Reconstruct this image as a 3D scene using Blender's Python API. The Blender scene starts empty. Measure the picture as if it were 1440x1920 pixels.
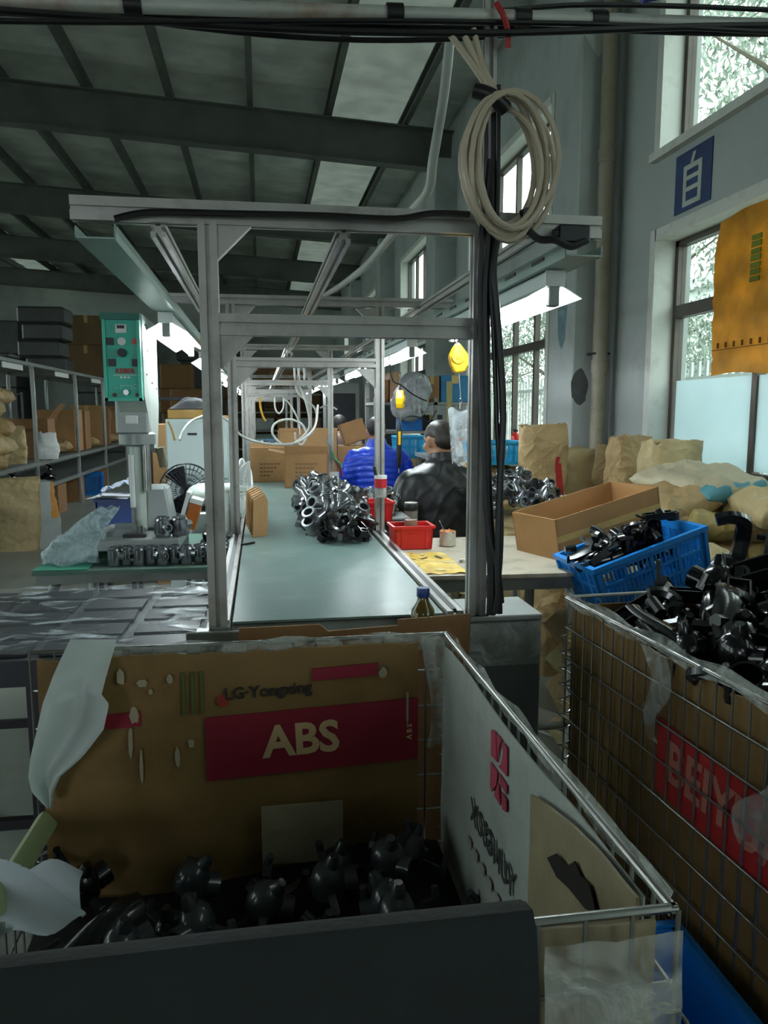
import bpy, bmesh, math, random
from mathutils import Vector, Matrix, Euler, noise

SC = bpy.context.scene
COL = SC.collection
R = math.radians
PI = math.pi
random.seed(11)

# ---------------------------------------------------------------- camera, sky, exposure
FPX, VPX, VPY, EYE = 1450.0, 488.0, 771.0, 1.35      # focal length in pixels of the 1440x1920 frame, vanishing point, eye height
PITCH = math.atan((960 - VPY) / FPX)
YAW = math.atan((720 - VPX) / FPX * math.cos(PITCH))
cam = bpy.data.cameras.new('camera')
cam.sensor_fit = 'VERTICAL'; cam.sensor_height = 36.0; cam.lens = 36.0 * FPX / 1920.0
cam.clip_start = 0.05; cam.clip_end = 200
cam_ob = bpy.data.objects.new('camera', cam); COL.objects.link(cam_ob)
cam_ob.location = (0, 0, EYE); cam_ob.rotation_euler = (PI / 2 - PITCH, 0, -YAW)
SC.camera = cam_ob

world = bpy.data.worlds.new('overcast_sky'); SC.world = world; world.use_nodes = True
bg = world.node_tree.nodes['Background']
bg.inputs['Color'].default_value = (0.86, 0.94, 1.0, 1); bg.inputs['Strength'].default_value = 1.6

SC.view_settings.view_transform = 'Standard'; SC.view_settings.look = 'None'
SC.view_settings.gamma = 1.0; SC.view_settings.use_curve_mapping = False
SC.view_settings.exposure = 2.3
TUBE_STRENGTH = 17.0
SC.cycles.max_bounces = 9; SC.cycles.diffuse_bounces = 5; SC.cycles.transparent_max_bounces = 16
SC.cycles.sample_clamp_indirect = 4.0
SC.cycles.caustics_reflective = False; SC.cycles.caustics_refractive = False

def portal(y0, y1, z0, z1, side=1):
    l = bpy.data.lights.new('window_daylight', 'AREA'); l.shape = 'RECTANGLE'
    l.size = z1 - z0; l.size_y = y1 - y0
    l.cycles.is_portal = True
    o = bpy.data.objects.new('window_daylight', l); COL.objects.link(o)
    o.location = (2.9 if side > 0 else -12.3, (y0 + y1) / 2, (z0 + z1) / 2); o.rotation_euler = (0, side * PI / 2, 0)   # -Z looks into the hall
    return o
WIN_Y = [(2.2, 4.93), (6.88, 9.6), (11.66, 14.36), (16.5, 19.1), (21.3, 24.0), (-2.6, 0.12)]
for a, b in WIN_Y[:4] + WIN_Y[5:]:
    portal(a, b, 0.95, 2.47); portal(a, b, 3.0, 4.05)
FILL_WIN_LEFT = [(-4.0, -0.5), (1.0, 4.6), (6.0, 9.6), (11.0, 14.6), (16.0, 19.6), (21.0, 24.6)]  # unseen left wall windows, added to brighten roof and hall
for a, b in FILL_WIN_LEFT: portal(a, b, 1.0, 2.5, -1); portal(a, b, 3.0, 4.6, -1)
FILL_DOOR = (-4.2, -2.4, 2.6)      # unseen loading door behind the camera, added for front fill
dl = bpy.data.lights.new('fill_door_daylight', 'AREA'); dl.shape = 'RECTANGLE'; dl.size = FILL_DOOR[1] - FILL_DOOR[0]; dl.size_y = FILL_DOOR[2]; dl.cycles.is_portal = True
do = bpy.data.objects.new('fill_door_daylight', dl); COL.objects.link(do); do.location = ((FILL_DOOR[0] + FILL_DOOR[1]) / 2, -6.22, FILL_DOOR[2] / 2); do.rotation_euler = (-PI / 2, 0, PI)

# ---------------------------------------------------------------- helpers
def lin(c):
    if isinstance(c, str):
        c = tuple(int(c[i:i + 2], 16) for i in (0, 2, 4))
    return tuple(((v / 255) / 12.92 if v / 255 <= 0.04045 else ((v / 255 + 0.055) / 1.055) ** 2.4) for v in c)

def ray(px, py):
    s, c = math.sin, math.cos
    Rv = Vector((c(YAW), -s(YAW), 0)); U = Vector((s(YAW) * s(PITCH), c(YAW) * s(PITCH), c(PITCH)))
    W = Vector((s(YAW) * c(PITCH), c(YAW) * c(PITCH), -s(PITCH)))
    return W + Rv * ((px - 720) / FPX) + U * ((960 - py) / FPX)
def at(px, py, Y):
    d = ray(px, py); return Vector((0, 0, EYE)) + d * (Y / d.y)
def atz(px, py, Z):
    d = ray(px, py); return Vector((0, 0, EYE)) + d * ((Z - EYE) / d.z)

MATS = {}
def M(name, col, rough=0.5, metal=0.0, var=0.12, scale=6.0, bump=0.0, bscale=None, detail=4.0, coat=0.0, spec=0.5,
      dirt=None, dirt_amt=0.5, dirt_scale=3.0, emit=None, estr=0.0, sheen=0.0, rvar=0.0, creased=0.0):
    if name in MATS: return MATS[name]
    m = bpy.data.materials.new(name); m.use_nodes = True; MATS[name] = m
    nt = m.node_tree; N = nt.nodes; L = nt.links
    p = N['Principled BSDF']
    c = lin(col)
    p.inputs['Roughness'].default_value = rough; p.inputs['Metallic'].default_value = metal
    p.inputs['Specular IOR Level'].default_value = spec
    p.inputs['Coat Weight'].default_value = coat
    tc = N.new('ShaderNodeTexCoord')
    nz = N.new('ShaderNodeTexNoise'); nz.inputs['Scale'].default_value = scale; nz.inputs['Detail'].default_value = detail
    L.new(tc.outputs['Object'], nz.inputs['Vector'])
    rp = N.new('ShaderNodeValToRGB')
    rp.color_ramp.elements[0].position = 0.3; rp.color_ramp.elements[1].position = 0.7
    rp.color_ramp.elements[0].color = tuple(v * (1 - var) for v in c) + (1,)
    rp.color_ramp.elements[1].color = tuple(min(1, v * (1 + var)) for v in c) + (1,)
    L.new(nz.outputs['Fac'], rp.inputs['Fac'])
    out = rp.outputs['Color']
    if dirt is not None:
        n2 = N.new('ShaderNodeTexNoise'); n2.inputs['Scale'].default_value = dirt_scale; n2.inputs['Detail'].default_value = 7
        n2.inputs['Roughness'].default_value = 0.65
        L.new(tc.outputs['Object'], n2.inputs['Vector'])
        r2 = N.new('ShaderNodeValToRGB'); r2.color_ramp.elements[0].position = 0.5; r2.color_ramp.elements[1].position = 0.68
        r2.color_ramp.elements[0].color = (0, 0, 0, 1); r2.color_ramp.elements[1].color = (dirt_amt,) * 3 + (1,)
        L.new(n2.outputs['Fac'], r2.inputs['Fac'])
        mx = N.new('ShaderNodeMix'); mx.data_type = 'RGBA'
        L.new(r2.outputs['Color'], mx.inputs[0]); L.new(out, mx.inputs[6]); mx.inputs[7].default_value = lin(dirt) + (1,)
        out = mx.outputs[2]
    L.new(out, p.inputs['Base Color'])
    if rvar:
        mr = N.new('ShaderNodeMapRange'); mr.inputs[3].default_value = max(0.02, rough - rvar); mr.inputs[4].default_value = min(1, rough + rvar)
        L.new(nz.outputs['Fac'], mr.inputs[0]); L.new(mr.outputs[0], p.inputs['Roughness'])
    if bump:
        n3 = N.new('ShaderNodeTexNoise'); n3.inputs['Scale'].default_value = bscale or scale * 4; n3.inputs['Detail'].default_value = 5
        L.new(tc.outputs['Object'], n3.inputs['Vector'])
        if creased:
            vo = N.new('ShaderNodeTexVoronoi'); vo.inputs['Scale'].default_value = creased
            va = N.new('ShaderNodeVectorMath'); va.operation = 'MULTIPLY_ADD'; va.inputs[1].default_value = (.12,) * 3
            L.new(n3.outputs['Color'], va.inputs[0]); L.new(tc.outputs['Object'], va.inputs[2]); L.new(va.outputs[0], vo.inputs['Vector'])
            n3 = vo
        b = N.new('ShaderNodeBump'); b.inputs['Strength'].default_value = min(1, bump); b.inputs['Distance'].default_value = 0.02 * max(1, bump)
        L.new(n3.outputs['Distance' if creased else 'Fac'], b.inputs['Height']); L.new(b.outputs[0], p.inputs['Normal'])
    if sheen: p.inputs['Sheen Weight'].default_value = sheen
    if emit is not None:
        p.inputs['Emission Color'].default_value = lin(emit) + (1,); p.inputs['Emission Strength'].default_value = estr
    return m

def M_film(name, col, opacity, rough=0.15, bump=0.6, bscale=14, var=0.6, stretch=(1, 1, 1), highlight=None):
    """thin plastic film: clear, whitened in creases, with optional painted highlights"""
    if name in MATS: return MATS[name]
    m = bpy.data.materials.new(name); m.use_nodes = True; MATS[name] = m
    nt = m.node_tree; N = nt.nodes; L = nt.links
    p = N['Principled BSDF']; p.inputs['Base Color'].default_value = lin(col) + (1,); p.inputs['Roughness'].default_value = rough
    t = N.new('ShaderNodeBsdfTransparent'); mix = N.new('ShaderNodeMixShader')
    tc = N.new('ShaderNodeTexCoord'); mp = N.new('ShaderNodeMapping'); mp.inputs['Scale'].default_value = stretch
    L.new(tc.outputs['Object'], mp.inputs['Vector'])
    nz = N.new('ShaderNodeTexNoise'); nz.inputs['Scale'].default_value = bscale; nz.inputs['Detail'].default_value = 6
    nz.inputs['Distortion'].default_value = 1.2
    L.new(mp.outputs[0], nz.inputs['Vector'])
    mr = N.new('ShaderNodeMapRange'); mr.inputs[1].default_value = 0.35; mr.inputs[2].default_value = 0.7
    mr.inputs[3].default_value = max(0, opacity * (1 - var)); mr.inputs[4].default_value = min(1, opacity * (1 + var))
    if highlight: mr.inputs[1].default_value, mr.inputs[2].default_value, mr.inputs[3].default_value, mr.inputs[4].default_value = highlight  # white opacity bands painted in as highlights
    L.new(nz.outputs['Fac'], mr.inputs[0]); L.new(mr.outputs[0], mix.inputs[0])
    b = N.new('ShaderNodeBump'); b.inputs['Strength'].default_value = bump; b.inputs['Distance'].default_value = 0.03
    L.new(nz.outputs['Fac'], b.inputs['Height']); L.new(b.outputs[0], p.inputs['Normal'])
    L.new(t.outputs[0], mix.inputs[1]); L.new(p.outputs[0], mix.inputs[2])
    L.new(mix.outputs[0], N['Material Output'].inputs['Surface'])
    return m

def M_glass(name, tint, gloss=0.07):
    if name in MATS: return MATS[name]
    m = bpy.data.materials.new(name); m.use_nodes = True; MATS[name] = m
    nt = m.node_tree; N = nt.nodes; L = nt.links; N.remove(N['Principled BSDF'])
    t = N.new('ShaderNodeBsdfTransparent'); t.inputs[0].default_value = lin(tint) + (1,)
    g = N.new('ShaderNodeBsdfGlossy'); g.inputs['Roughness'].default_value = 0.03
    mix = N.new('ShaderNodeMixShader'); mix.inputs[0].default_value = gloss
    L.new(t.outputs[0], mix.inputs[1]); L.new(g.outputs[0], mix.inputs[2])
    L.new(mix.outputs[0], N['Material Output'].inputs['Surface'])
    return m

def M_sheet(name, col, transl=0.5, rough=0.5, bump=0.3, bscale=20, var=0.15, scale=5):
    """sheet that lets diffuse light through (paper, woven sack, fibreglass)"""
    if name in MATS: return MATS[name]
    m = M(name, col, rough=rough, bump=bump, bscale=bscale, var=var, scale=scale)
    nt = m.node_tree; N = nt.nodes; L = nt.links; p = N['Principled BSDF']
    t = N.new('ShaderNodeBsdfTranslucent'); mix = N.new('ShaderNodeMixShader'); mix.inputs[0].default_value = transl
    src = p.inputs['Base Color'].links[0].from_socket
    L.new(src, t.inputs['Color'])
    L.new(p.outputs[0], mix.inputs[1]); L.new(t.outputs[0], mix.inputs[2])
    L.new(mix.outputs[0], N['Material Output'].inputs['Surface'])
    return m

class MB:
    def __init__(s): s.v = []; s.f = []; s.mi = []
    def add(s, vs, fs, mi=0, mat=None):
        o = len(s.v)
        for p in vs:
            p = Vector(p); s.v.append(tuple(mat @ p) if mat is not None else tuple(p))
        for f in fs: s.f.append(tuple(i + o for i in f)); s.mi.append(mi)
        return s
    def box(s, c, sz, rot=None, mi=0):
        x, y, z = sz[0] / 2, sz[1] / 2, sz[2] / 2
        vs = [(-x, -y, -z), (x, -y, -z), (x, y, -z), (-x, y, -z), (-x, -y, z), (x, -y, z), (x, y, z), (-x, y, z)]
        fs = [(3, 2, 1, 0), (4, 5, 6, 7), (0, 1, 5, 4), (1, 2, 6, 5), (2, 3, 7, 6), (3, 0, 4, 7)]
        m = Matrix.Translation(c)
        if rot is not None: m = m @ (rot.to_4x4() if isinstance(rot, Matrix) else Euler(rot).to_matrix().to_4x4())
        return s.add(vs, fs, mi, m)
    def bb(s, x0, x1, y0, y1, z0, z1, mi=0):
        return s.box(((x0 + x1) / 2, (y0 + y1) / 2, (z0 + z1) / 2), (x1 - x0, y1 - y0, z1 - z0), None, mi)
    @staticmethod
    def frame(a, b, up=(0, 0, 1)):
        d = (Vector(b) - Vector(a)); l = d.length; d.normalize(); up = Vector(up)
        if abs(d.dot(up)) > 0.98: up = Vector((0, 1, 0)) if abs(d.y) < 0.9 else Vector((1, 0, 0))
        x = up.cross(d).normalized(); y = d.cross(x)
        m = Matrix((x, y, d)).transposed().to_4x4(); m.translation = Vector(a)
        return m, l
    def bar(s, a, b, w, h=None, up=(0, 0, 1), mi=0):
        m, l = s.frame(a, b, up); h = h or w; x, y = w / 2, h / 2
        vs = [(-x, -y, 0), (x, -y, 0), (x, y, 0), (-x, y, 0), (-x, -y, l), (x, -y, l), (x, y, l), (-x, y, l)]
        fs = [(3, 2, 1, 0), (4, 5, 6, 7), (0, 1, 5, 4), (1, 2, 6, 5), (2, 3, 7, 6), (3, 0, 4, 7)]
        return s.add(vs, fs, mi, m)
    def section(s, a, b, poly, up=(0, 0, 1), mi=0):
        """extrude polygon (x,y list) from a to b; polygon may be concave"""
        m, l = s.frame(a, b, up); n = len(poly)
        vs = [(x, y, 0) for x, y in poly] + [(x, y, l) for x, y in poly]
        fs = [(i, (i + 1) % n, n + (i + 1) % n, n + i) for i in range(n)]
        fs += [tuple(range(n - 1, -1, -1)), tuple(range(n, 2 * n))]
        return s.add(vs, fs, mi, m)
    def slot(s, a, b, w=0.04, up=(0, 0, 1), mi=0, h=None):
        """aluminium T-slot profile"""
        h = h or w; x = w / 2; y = h / 2; g = 0.0055; d = 0.009
        P = [(-x, -y), (-g, -y), (-g, -y + d), (g, -y + d), (g, -y), (x, -y), (x, -g), (x - d, -g), (x - d, g), (x, g),
             (x, y), (g, y), (g, y - d), (-g, y - d), (-g, y), (-x, y), (-x, g), (-x + d, g), (-x + d, -g), (-x, -g)]
        return s.section(a, b, P, up, mi)
    def cyl(s, a, b, r, r2=None, n=12, mi=0, cap=True):
        m, l = s.frame(a, b); r2 = r if r2 is None else r2
        vs = []; fs = []
        for i in range(n):
            t = 2 * PI * i / n; vs.append((r * math.cos(t), r * math.sin(t), 0))
        for i in range(n):
            t = 2 * PI * i / n; vs.append((r2 * math.cos(t), r2 * math.sin(t), l))
        for i in range(n): j = (i + 1) % n; fs.append((i, j, n + j, n + i))
        if cap: fs += [tuple(range(n - 1, -1, -1)), tuple(range(n, 2 * n))]
        return s.add(vs, fs, mi, m)
    def pipe(s, a, b, ro, ri, n=14, mi=0):
        """hollow cylinder"""
        m, l = s.frame(a, b); vs = []; fs = []
        for (r, z) in ((ro, 0), (ro, l), (ri, l), (ri, 0)):
            for i in range(n):
                t = 2 * PI * i / n; vs.append((r * math.cos(t), r * math.sin(t), z))
        for k in range(4):
            k2 = (k + 1) % 4
            for i in range(n): j = (i + 1) % n; fs.append((k * n + i, k * n + j, k2 * n + j, k2 * n + i))
        return s.add(vs, fs, mi, m)
    def tube(s, pts, r, n=8, closed=False, mi=0, radii=None, cap=True, squash=None):
        pts = [Vector(p) for p in pts]; k = len(pts); rings = []
        up = None
        for i, p in enumerate(pts):
            a = pts[i - 1] if (i > 0 or closed) else p
            b = pts[(i + 1) % k] if (i < k - 1 or closed) else p
            d = (b - a)
            if d.length < 1e-9: d = Vector((0, 0, 1))
            d.normalize()
            if up is None:
                up = Vector((0, 0, 1)) if abs(d.z) < 0.9 else Vector((1, 0, 0))
            x = up.cross(d)
            if x.length < 1e-6: x = Vector((1, 0, 0)).cross(d)
            x.normalize(); y = d.cross(x).normalized(); up = y
            rr = radii[i] if radii else r
            sq = squash or (1, 1)
            rings.append([p + (x * math.cos(2 * PI * j / n) * sq[0] + y * math.sin(2 * PI * j / n) * sq[1]) * rr for j in range(n)])
        vs = [q for g in rings for q in g]; fs = []
        for i in range(k if closed else k - 1):
            i2 = (i + 1) % k
            for j in range(n): j2 = (j + 1) % n; fs.append((i * n + j, i * n + j2, i2 * n + j2, i2 * n + j))
        if cap and not closed: fs += [tuple(range(n - 1, -1, -1)), tuple(range((k - 1) * n, k * n))]
        return s.add(vs, fs, mi)
    def lathe(s, prof, n=18, mat=None, mi=0):
        vs = []; fs = []; k = len(prof)
        for r, z in prof:
            for j in range(n): t = 2 * PI * j / n; vs.append((r * math.cos(t), r * math.sin(t), z))
        for i in range(k - 1):
            for j in range(n): j2 = (j + 1) % n; fs.append((i * n + j, i * n + j2, (i + 1) * n + j2, (i + 1) * n + j))
        if prof[0][0] > 1e-6: fs.append(tuple(range(n - 1, -1, -1)))
        if prof[-1][0] > 1e-6: fs.append(tuple(range((k - 1) * n, k * n)))
        return s.add(vs, fs, mi, mat)
    def sph(s, c, r, n=14, m=9, mi=0, rot=None):
        if not hasattr(r, '__len__'): r = (r, r, r)
        vs = []; fs = []
        for i in range(m + 1):
            ph = PI * i / m
            for j in range(n):
                t = 2 * PI * j / n; vs.append((r[0] * math.sin(ph) * math.cos(t), r[1] * math.sin(ph) * math.sin(t), -r[2] * math.cos(ph)))
        for i in range(m):
            for j in range(n): j2 = (j + 1) % n; fs.append((i * n + j, i * n + j2, (i + 1) * n + j2, (i + 1) * n + j))
        mt = Matrix.Translation(c)
        if rot is not None: mt = mt @ (rot.to_4x4() if isinstance(rot, Matrix) else Euler(rot).to_matrix().to_4x4())
        return s.add(vs, fs, mi, mt)
    def prism(s, poly, d, mat=None, mi=0):
        n = len(poly); vs = [(x, y, 0) for x, y in poly] + [(x, y, d) for x, y in poly]
        fs = [(i, (i + 1) % n, n + (i + 1) % n, n + i) for i in range(n)] + [tuple(range(n - 1, -1, -1)), tuple(range(n, 2 * n))]
        return s.add(vs, fs, mi, mat)
    def sheet(s, nu, nv, fn, t=0.002, mi=0):
        """thin sheet of thickness t following fn(u, v)"""
        P = [[Vector(fn(i / nu, j / nv)) for j in range(nv + 1)] for i in range(nu + 1)]
        top = []; bot = []
        for i in range(nu + 1):
            for j in range(nv + 1):
                du = P[min(i + 1, nu)][j] - P[max(i - 1, 0)][j]; dv = P[i][min(j + 1, nv)] - P[i][max(j - 1, 0)]
                nn = du.cross(dv); nn = nn.normalized() if nn.length > 1e-12 else Vector((0, 0, 1))
                top.append(P[i][j] + nn * t / 2); bot.append(P[i][j] - nn * t / 2)
        w = nv + 1; K = len(top); fs = []
        for i in range(nu):
            for j in range(nv):
                a, b, c, d = i * w + j, (i + 1) * w + j, (i + 1) * w + j + 1, i * w + j + 1
                fs.append((a, b, c, d)); fs.append((K + d, K + c, K + b, K + a))
        for i in range(nu):
            a, b = i * w, (i + 1) * w; fs.append((a, K + a, K + b, b))
            a, b = i * w + nv, (i + 1) * w + nv; fs.append((b, K + b, K + a, a))
        for j in range(nv):
            a, b = j, j + 1; fs.append((b, K + b, K + a, a))
            a, b = nu * w + j, nu * w + j + 1; fs.append((a, K + a, K + b, b))
        return s.add(top + bot, fs, mi)
    def mesh(s, name, mats, smooth=False, bevel=0, fix=False):
        me = bpy.data.meshes.new(name); me.from_pydata(s.v, [], s.f)
        if not isinstance(mats, (list, tuple)): mats = [mats]
        for m in mats: me.materials.append(m)
        for p, i in zip(me.polygons, s.mi): p.material_index = i
        if bevel or fix:
            bm = bmesh.new(); bm.from_mesh(me)
            if fix: bmesh.ops.recalc_face_normals(bm, faces=bm.faces)
            if bevel:
                es = [e for e in bm.edges if len(e.link_faces) == 2 and e.calc_face_angle(0) > 0.6]
                bmesh.ops.bevel(bm, geom=es, offset=bevel, segments=1, affect='EDGES', clamp_overlap=True)
            bm.to_mesh(me); bm.free()
        if smooth:
            if smooth is True: smooth = 40
            me.shade_smooth() if smooth >= 180 else None
            if smooth < 180:
                for p in me.polygons: p.use_smooth = True
                me.set_sharp_from_angle(angle=R(smooth))
        me.update(); return me
    def build(s, name, mats, parent=None, smooth=False, bevel=0, fix=False, loc=None, rot=None):
        return obj(name, s.mesh(name, mats, smooth, bevel, fix), parent, loc, rot)

def obj(name, me, parent=None, loc=None, rot=None):
    o = bpy.data.objects.new(name, me); COL.objects.link(o)
    if parent is not None: o.parent = parent
    if loc is not None: o.location = loc
    if rot is not None: o.rotation_euler = rot
    return o
def tag(o, label=None, cat=None, group=None, kind=None):
    if label: o['label'] = label
    if cat: o['category'] = cat
    if group: o['group'] = group
    if kind: o['kind'] = kind
    return o
def thing(name, label, cat, loc=(0, 0, 0), rz=0.0, group=None, rot=None):
    o = bpy.data.objects.new(name, None); COL.objects.link(o); o.empty_display_size = 0.1
    o.location = loc; o.rotation_euler = rot if rot is not None else (0, 0, rz)
    return tag(o, label, cat, group)
def struct(o): o['kind'] = 'structure'; return o
def dup(root, loc=None, rot=None, label=None, group=None, scale=None):
    r = root.copy(); COL.objects.link(r)
    if loc is not None: r.location = loc
    if rot is not None: r.rotation_euler = rot
    if label: r['label'] = label
    if group: r['group'] = group
    if scale: r.scale = scale
    for ch in list(root.children):
        c = ch.copy(); COL.objects.link(c); c.parent = r
        for g in ch.children:
            d = g.copy(); COL.objects.link(d); d.parent = c
    return r
def smoothpts(ctrl, n=8, closed=False):
    """Catmull-Rom through control points"""
    P = [Vector(p) for p in ctrl]; k = len(P); out = []
    segs = k if closed else k - 1
    for i in range(segs):
        p0 = P[i - 1] if (i > 0 or closed) else P[0]; p1 = P[i]; p2 = P[(i + 1) % k]; p3 = P[(i + 2) % k] if (i < k - 2 or closed) else P[-1]
        for j in range(n):
            t = j / n
            out.append(0.5 * ((2 * p1) + (p2 - p0) * t + (2 * p0 - 5 * p1 + 4 * p2 - p3) * t * t + (3 * p1 - p0 - 3 * p2 + p3) * t ** 3))
    if not closed: out.append(P[-1])
    return out
FONT = None
def text(s, size, mat, parent, loc, xdir, ydir, name='lettering', bold=0.0, align='CENTER', ext=0.0006, sx=1.0, mirror=False):
    cu = bpy.data.curves.new('t', 'FONT'); cu.body = s; cu.size = size; cu.align_x = align; cu.align_y = 'CENTER'
    cu.extrude = ext; cu.offset = bold; cu.resolution_u = 3
    o = bpy.data.objects.new('t', cu); COL.objects.link(o)
    dg = bpy.context.evaluated_depsgraph_get(); me = bpy.data.meshes.new_from_object(o.evaluated_get(dg))
    bpy.data.objects.remove(o); bpy.data.curves.remove(cu)
    x = Vector(xdir).normalized(); y = Vector(ydir).normalized(); z = x.cross(y)
    m = Matrix((x * sx * (-1 if mirror else 1), y, z)).transposed().to_4x4(); m.translation = Vector(loc)
    me.transform(m); me.materials.clear(); me.materials.append(mat)
    return obj(name, me, parent)
def crumple(p, s=6.0, seed=0.0):
    """creased paper relief: cells with sharp ridges"""
    q = Vector((p[0] * s + seed, p[1] * s + seed * 1.3, p[2] * s * .8 - seed)); q += noise.noise_vector(q * .7) * .6
    d = noise.voronoi(q)[0]; return d[0] - .45
def fnoise(p, s=1.0, seed=0.0): return noise.noise(Vector((p[0] * s + seed, p[1] * s + seed * 1.7, p[2] * s - seed)))

# ---------------------------------------------------------------- common materials
m_alu = M('aluminium_profile', 'A8A7A2', 0.38, 0.4, 0.08, 9, dirt='5E5B52', dirt_amt=0.5, dirt_scale=7)
m_steel = M('grey_painted_steel', '8A908E', 0.45, 0.3, 0.1, 7, dirt='5A564C', dirt_amt=0.5)
m_chan = M('lamp_channel_paint', '8FA39C', 0.4, 0.2, 0.08, 5)
m_black = M('black_rubber', '0C0D0F', 0.45, 0, 0.2, 12)
m_dark = M('dark_metal', '24252A', 0.4, 0.4, 0.2, 12)
m_white = M('white_plastic', 'DADEDC', 0.4, 0, 0.05, 8)
m_wire = M('zinc_wire', '9B9C98', 0.28, 0.9, 0.15, 20)
m_card = M('corrugated_card', 'A37D52', 0.75, 0, 0.1, 5, bump=0.12, bscale=40, dirt='7E5C39', dirt_amt=0.35, dirt_scale=5)
m_card2 = M('brown_card', '8C6640', 0.75, 0, 0.12, 5, bump=0.12, bscale=40, dirt='644525', dirt_amt=0.4, dirt_scale=5)
m_kraft = M('kraft_paper', 'A48B60', 0.6, 0, 0.16, 4, bump=0.7, bscale=9, creased=16, dirt='7C603C', dirt_amt=0.35, dirt_scale=5)
m_kraft2 = M('pale_kraft_paper', 'B5A377', 0.6, 0, 0.14, 4, bump=0.7, bscale=9, creased=14, dirt='8E7650', dirt_amt=0.3, dirt_scale=5)
m_red = M('red_plastic', 'C81E1E', 0.35, 0, 0.06, 8)
m_blue = M('blue_plastic', '1277C4', 0.38, 0, 0.08, 8)
m_blackpart = M('black_moulded_plastic', '121316', 0.2, 0, 0.25, 10, coat=0.3)
m_greypart = M('grey_moulded_plastic', '3C3F44', 0.25, 0, 0.2, 10, coat=0.3)
m_chrome = M('metallic_grey_fitting', '8D9094', 0.22, 0.85, 0.15, 10)
m_yellow = M('yellow_paint', 'E0B010', 0.35, 0, 0.08, 8)
m_ink_red = M('red_ink', '86172B', 0.7, 0, 0.12, 6, dirt='6D1526', dirt_amt=0.4)
m_ink_black = M('black_ink', '26241E', 0.75, 0, 0.15, 20)
m_ink_pale = M('pale_ink', 'C3A57A', 0.75, 0, 0.1, 10)
# ================================================================ the hall
m_floor = M('concrete_floor', '7F847C', 0.42, 0, 0.14, 1.1, bump=0.05, bscale=30, dirt='5B5D55', dirt_amt=0.6, dirt_scale=1.3, rvar=0.12)
m_wall = M('painted_plaster', 'A3ABA9', 0.75, 0, 0.06, 1.5, bump=0.08, bscale=25, dirt='7F8582', dirt_amt=0.45, dirt_scale=2.2)
m_wallwhite = M('white_plaster', 'BFC5C0', 0.8, 0, 0.08, 1.2, dirt='858A84', dirt_amt=0.5, dirt_scale=1.2)
m_roof = M('roof_sheet', 'C2C8C2', 0.6, 0.2, 0.2, 2.0, dirt='A4AAA4', dirt_amt=0.6, dirt_scale=1.5)
m_roofsteel = M('roof_steel', '5A5F5A', 0.6, 0.2, 0.2, 3.0)
m_frp = M_sheet('fibreglass_skylight', '393E37', 0.5, 0.6, 0.2, 12, 0.2, 3)
m_bronze = M('bronze_window_frame', '4C4640', 0.45, 0.3, 0.15, 8)
m_jamb = M('white_reveal', 'CDD0CA', 0.7, 0, 0.06, 6, dirt='8C8D86', dirt_amt=0.4, dirt_scale=6)
m_pane = M_glass('window_glass', 'DCE2DC', 0.06)

WX = 2.6                       # inner face of the window wall
def roofz(x): return 5.02 + 0.055 * (WX - x)

struct(MB().bb(-12, WX + .25, -6, 28.3, -0.12, 0).build('floor', m_floor))
w = MB()
w.bb(WX, WX + .25, -6, 28.3, 0, 0.95); w.bb(WX, WX + .25, -6, 28.3, 2.47, 3.0); w.bb(WX, WX + .25, -6, 28.3, 4.05, 5.45)
ys = [-6] + sorted(v for ab in WIN_Y for v in ab) + [28.3]
for i in range(0, len(ys), 2):
    for z0, z1 in ((0.95, 2.47), (3.0, 4.05)): w.bb(WX, WX + .25, ys[i], ys[i + 1], z0, z1)
wall_right = struct(w.build('wall_right', m_wall))
wall_back = struct(MB().bb(-12.2, WX + .25, 28, 28.25, 0, 6.2).build('wall_back', m_wallwhite))
wl = MB(); wl.bb(-12.25, -12, -6, 28.3, 0, 1.0); wl.bb(-12.25, -12, -6, 28.3, 2.5, 3.0); wl.bb(-12.25, -12, -6, 28.3, 4.6, 6.2)
ys = [-6] + [v for ab in FILL_WIN_LEFT for v in ab] + [28.3]
for i in range(0, len(ys), 2):
    for z0, z1 in ((1.0, 2.5), (3.0, 4.6)): wl.bb(-12.25, -12, ys[i], ys[i + 1], z0, z1)
struct(wl.build('wall_left', m_wallwhite))
k = 20
for a, b in FILL_WIN_LEFT:  # frames and glass of the added fill windows
    for z0, z1 in ((1.0, 2.5), (3.0, 4.6)):
        wn = bpy.data.objects.new('window_%d' % k, None); COL.objects.link(wn); struct(wn); k += 1
        fr = MB(); fr.bb(-12.16, -12.1, a, b, z0, z0 + .05); fr.bb(-12.16, -12.1, a, b, z1 - .05, z1)
        for q in range(5): yy = a + (b - a) * q / 4; fr.bb(-12.16, -12.1, max(a, yy - .025), min(b, yy + .025), z0, z1)
        fr.build('window_frame', m_bronze, wn); MB().bb(-12.133, -12.128, a, b, z0, z1).build('pane', m_pane, wn)
wf = MB(); wf.bb(-12.2, FILL_DOOR[0], -6.2, -6, 0, 6.2); wf.bb(FILL_DOOR[1], WX + .25, -6.2, -6, 0, 6.2); wf.bb(FILL_DOOR[0], FILL_DOOR[1], -6.2, -6, FILL_DOOR[2], 6.2)  # front wall, opening left for the added fill door
struct(wf.build('wall_front', m_wallwhite))

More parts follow.
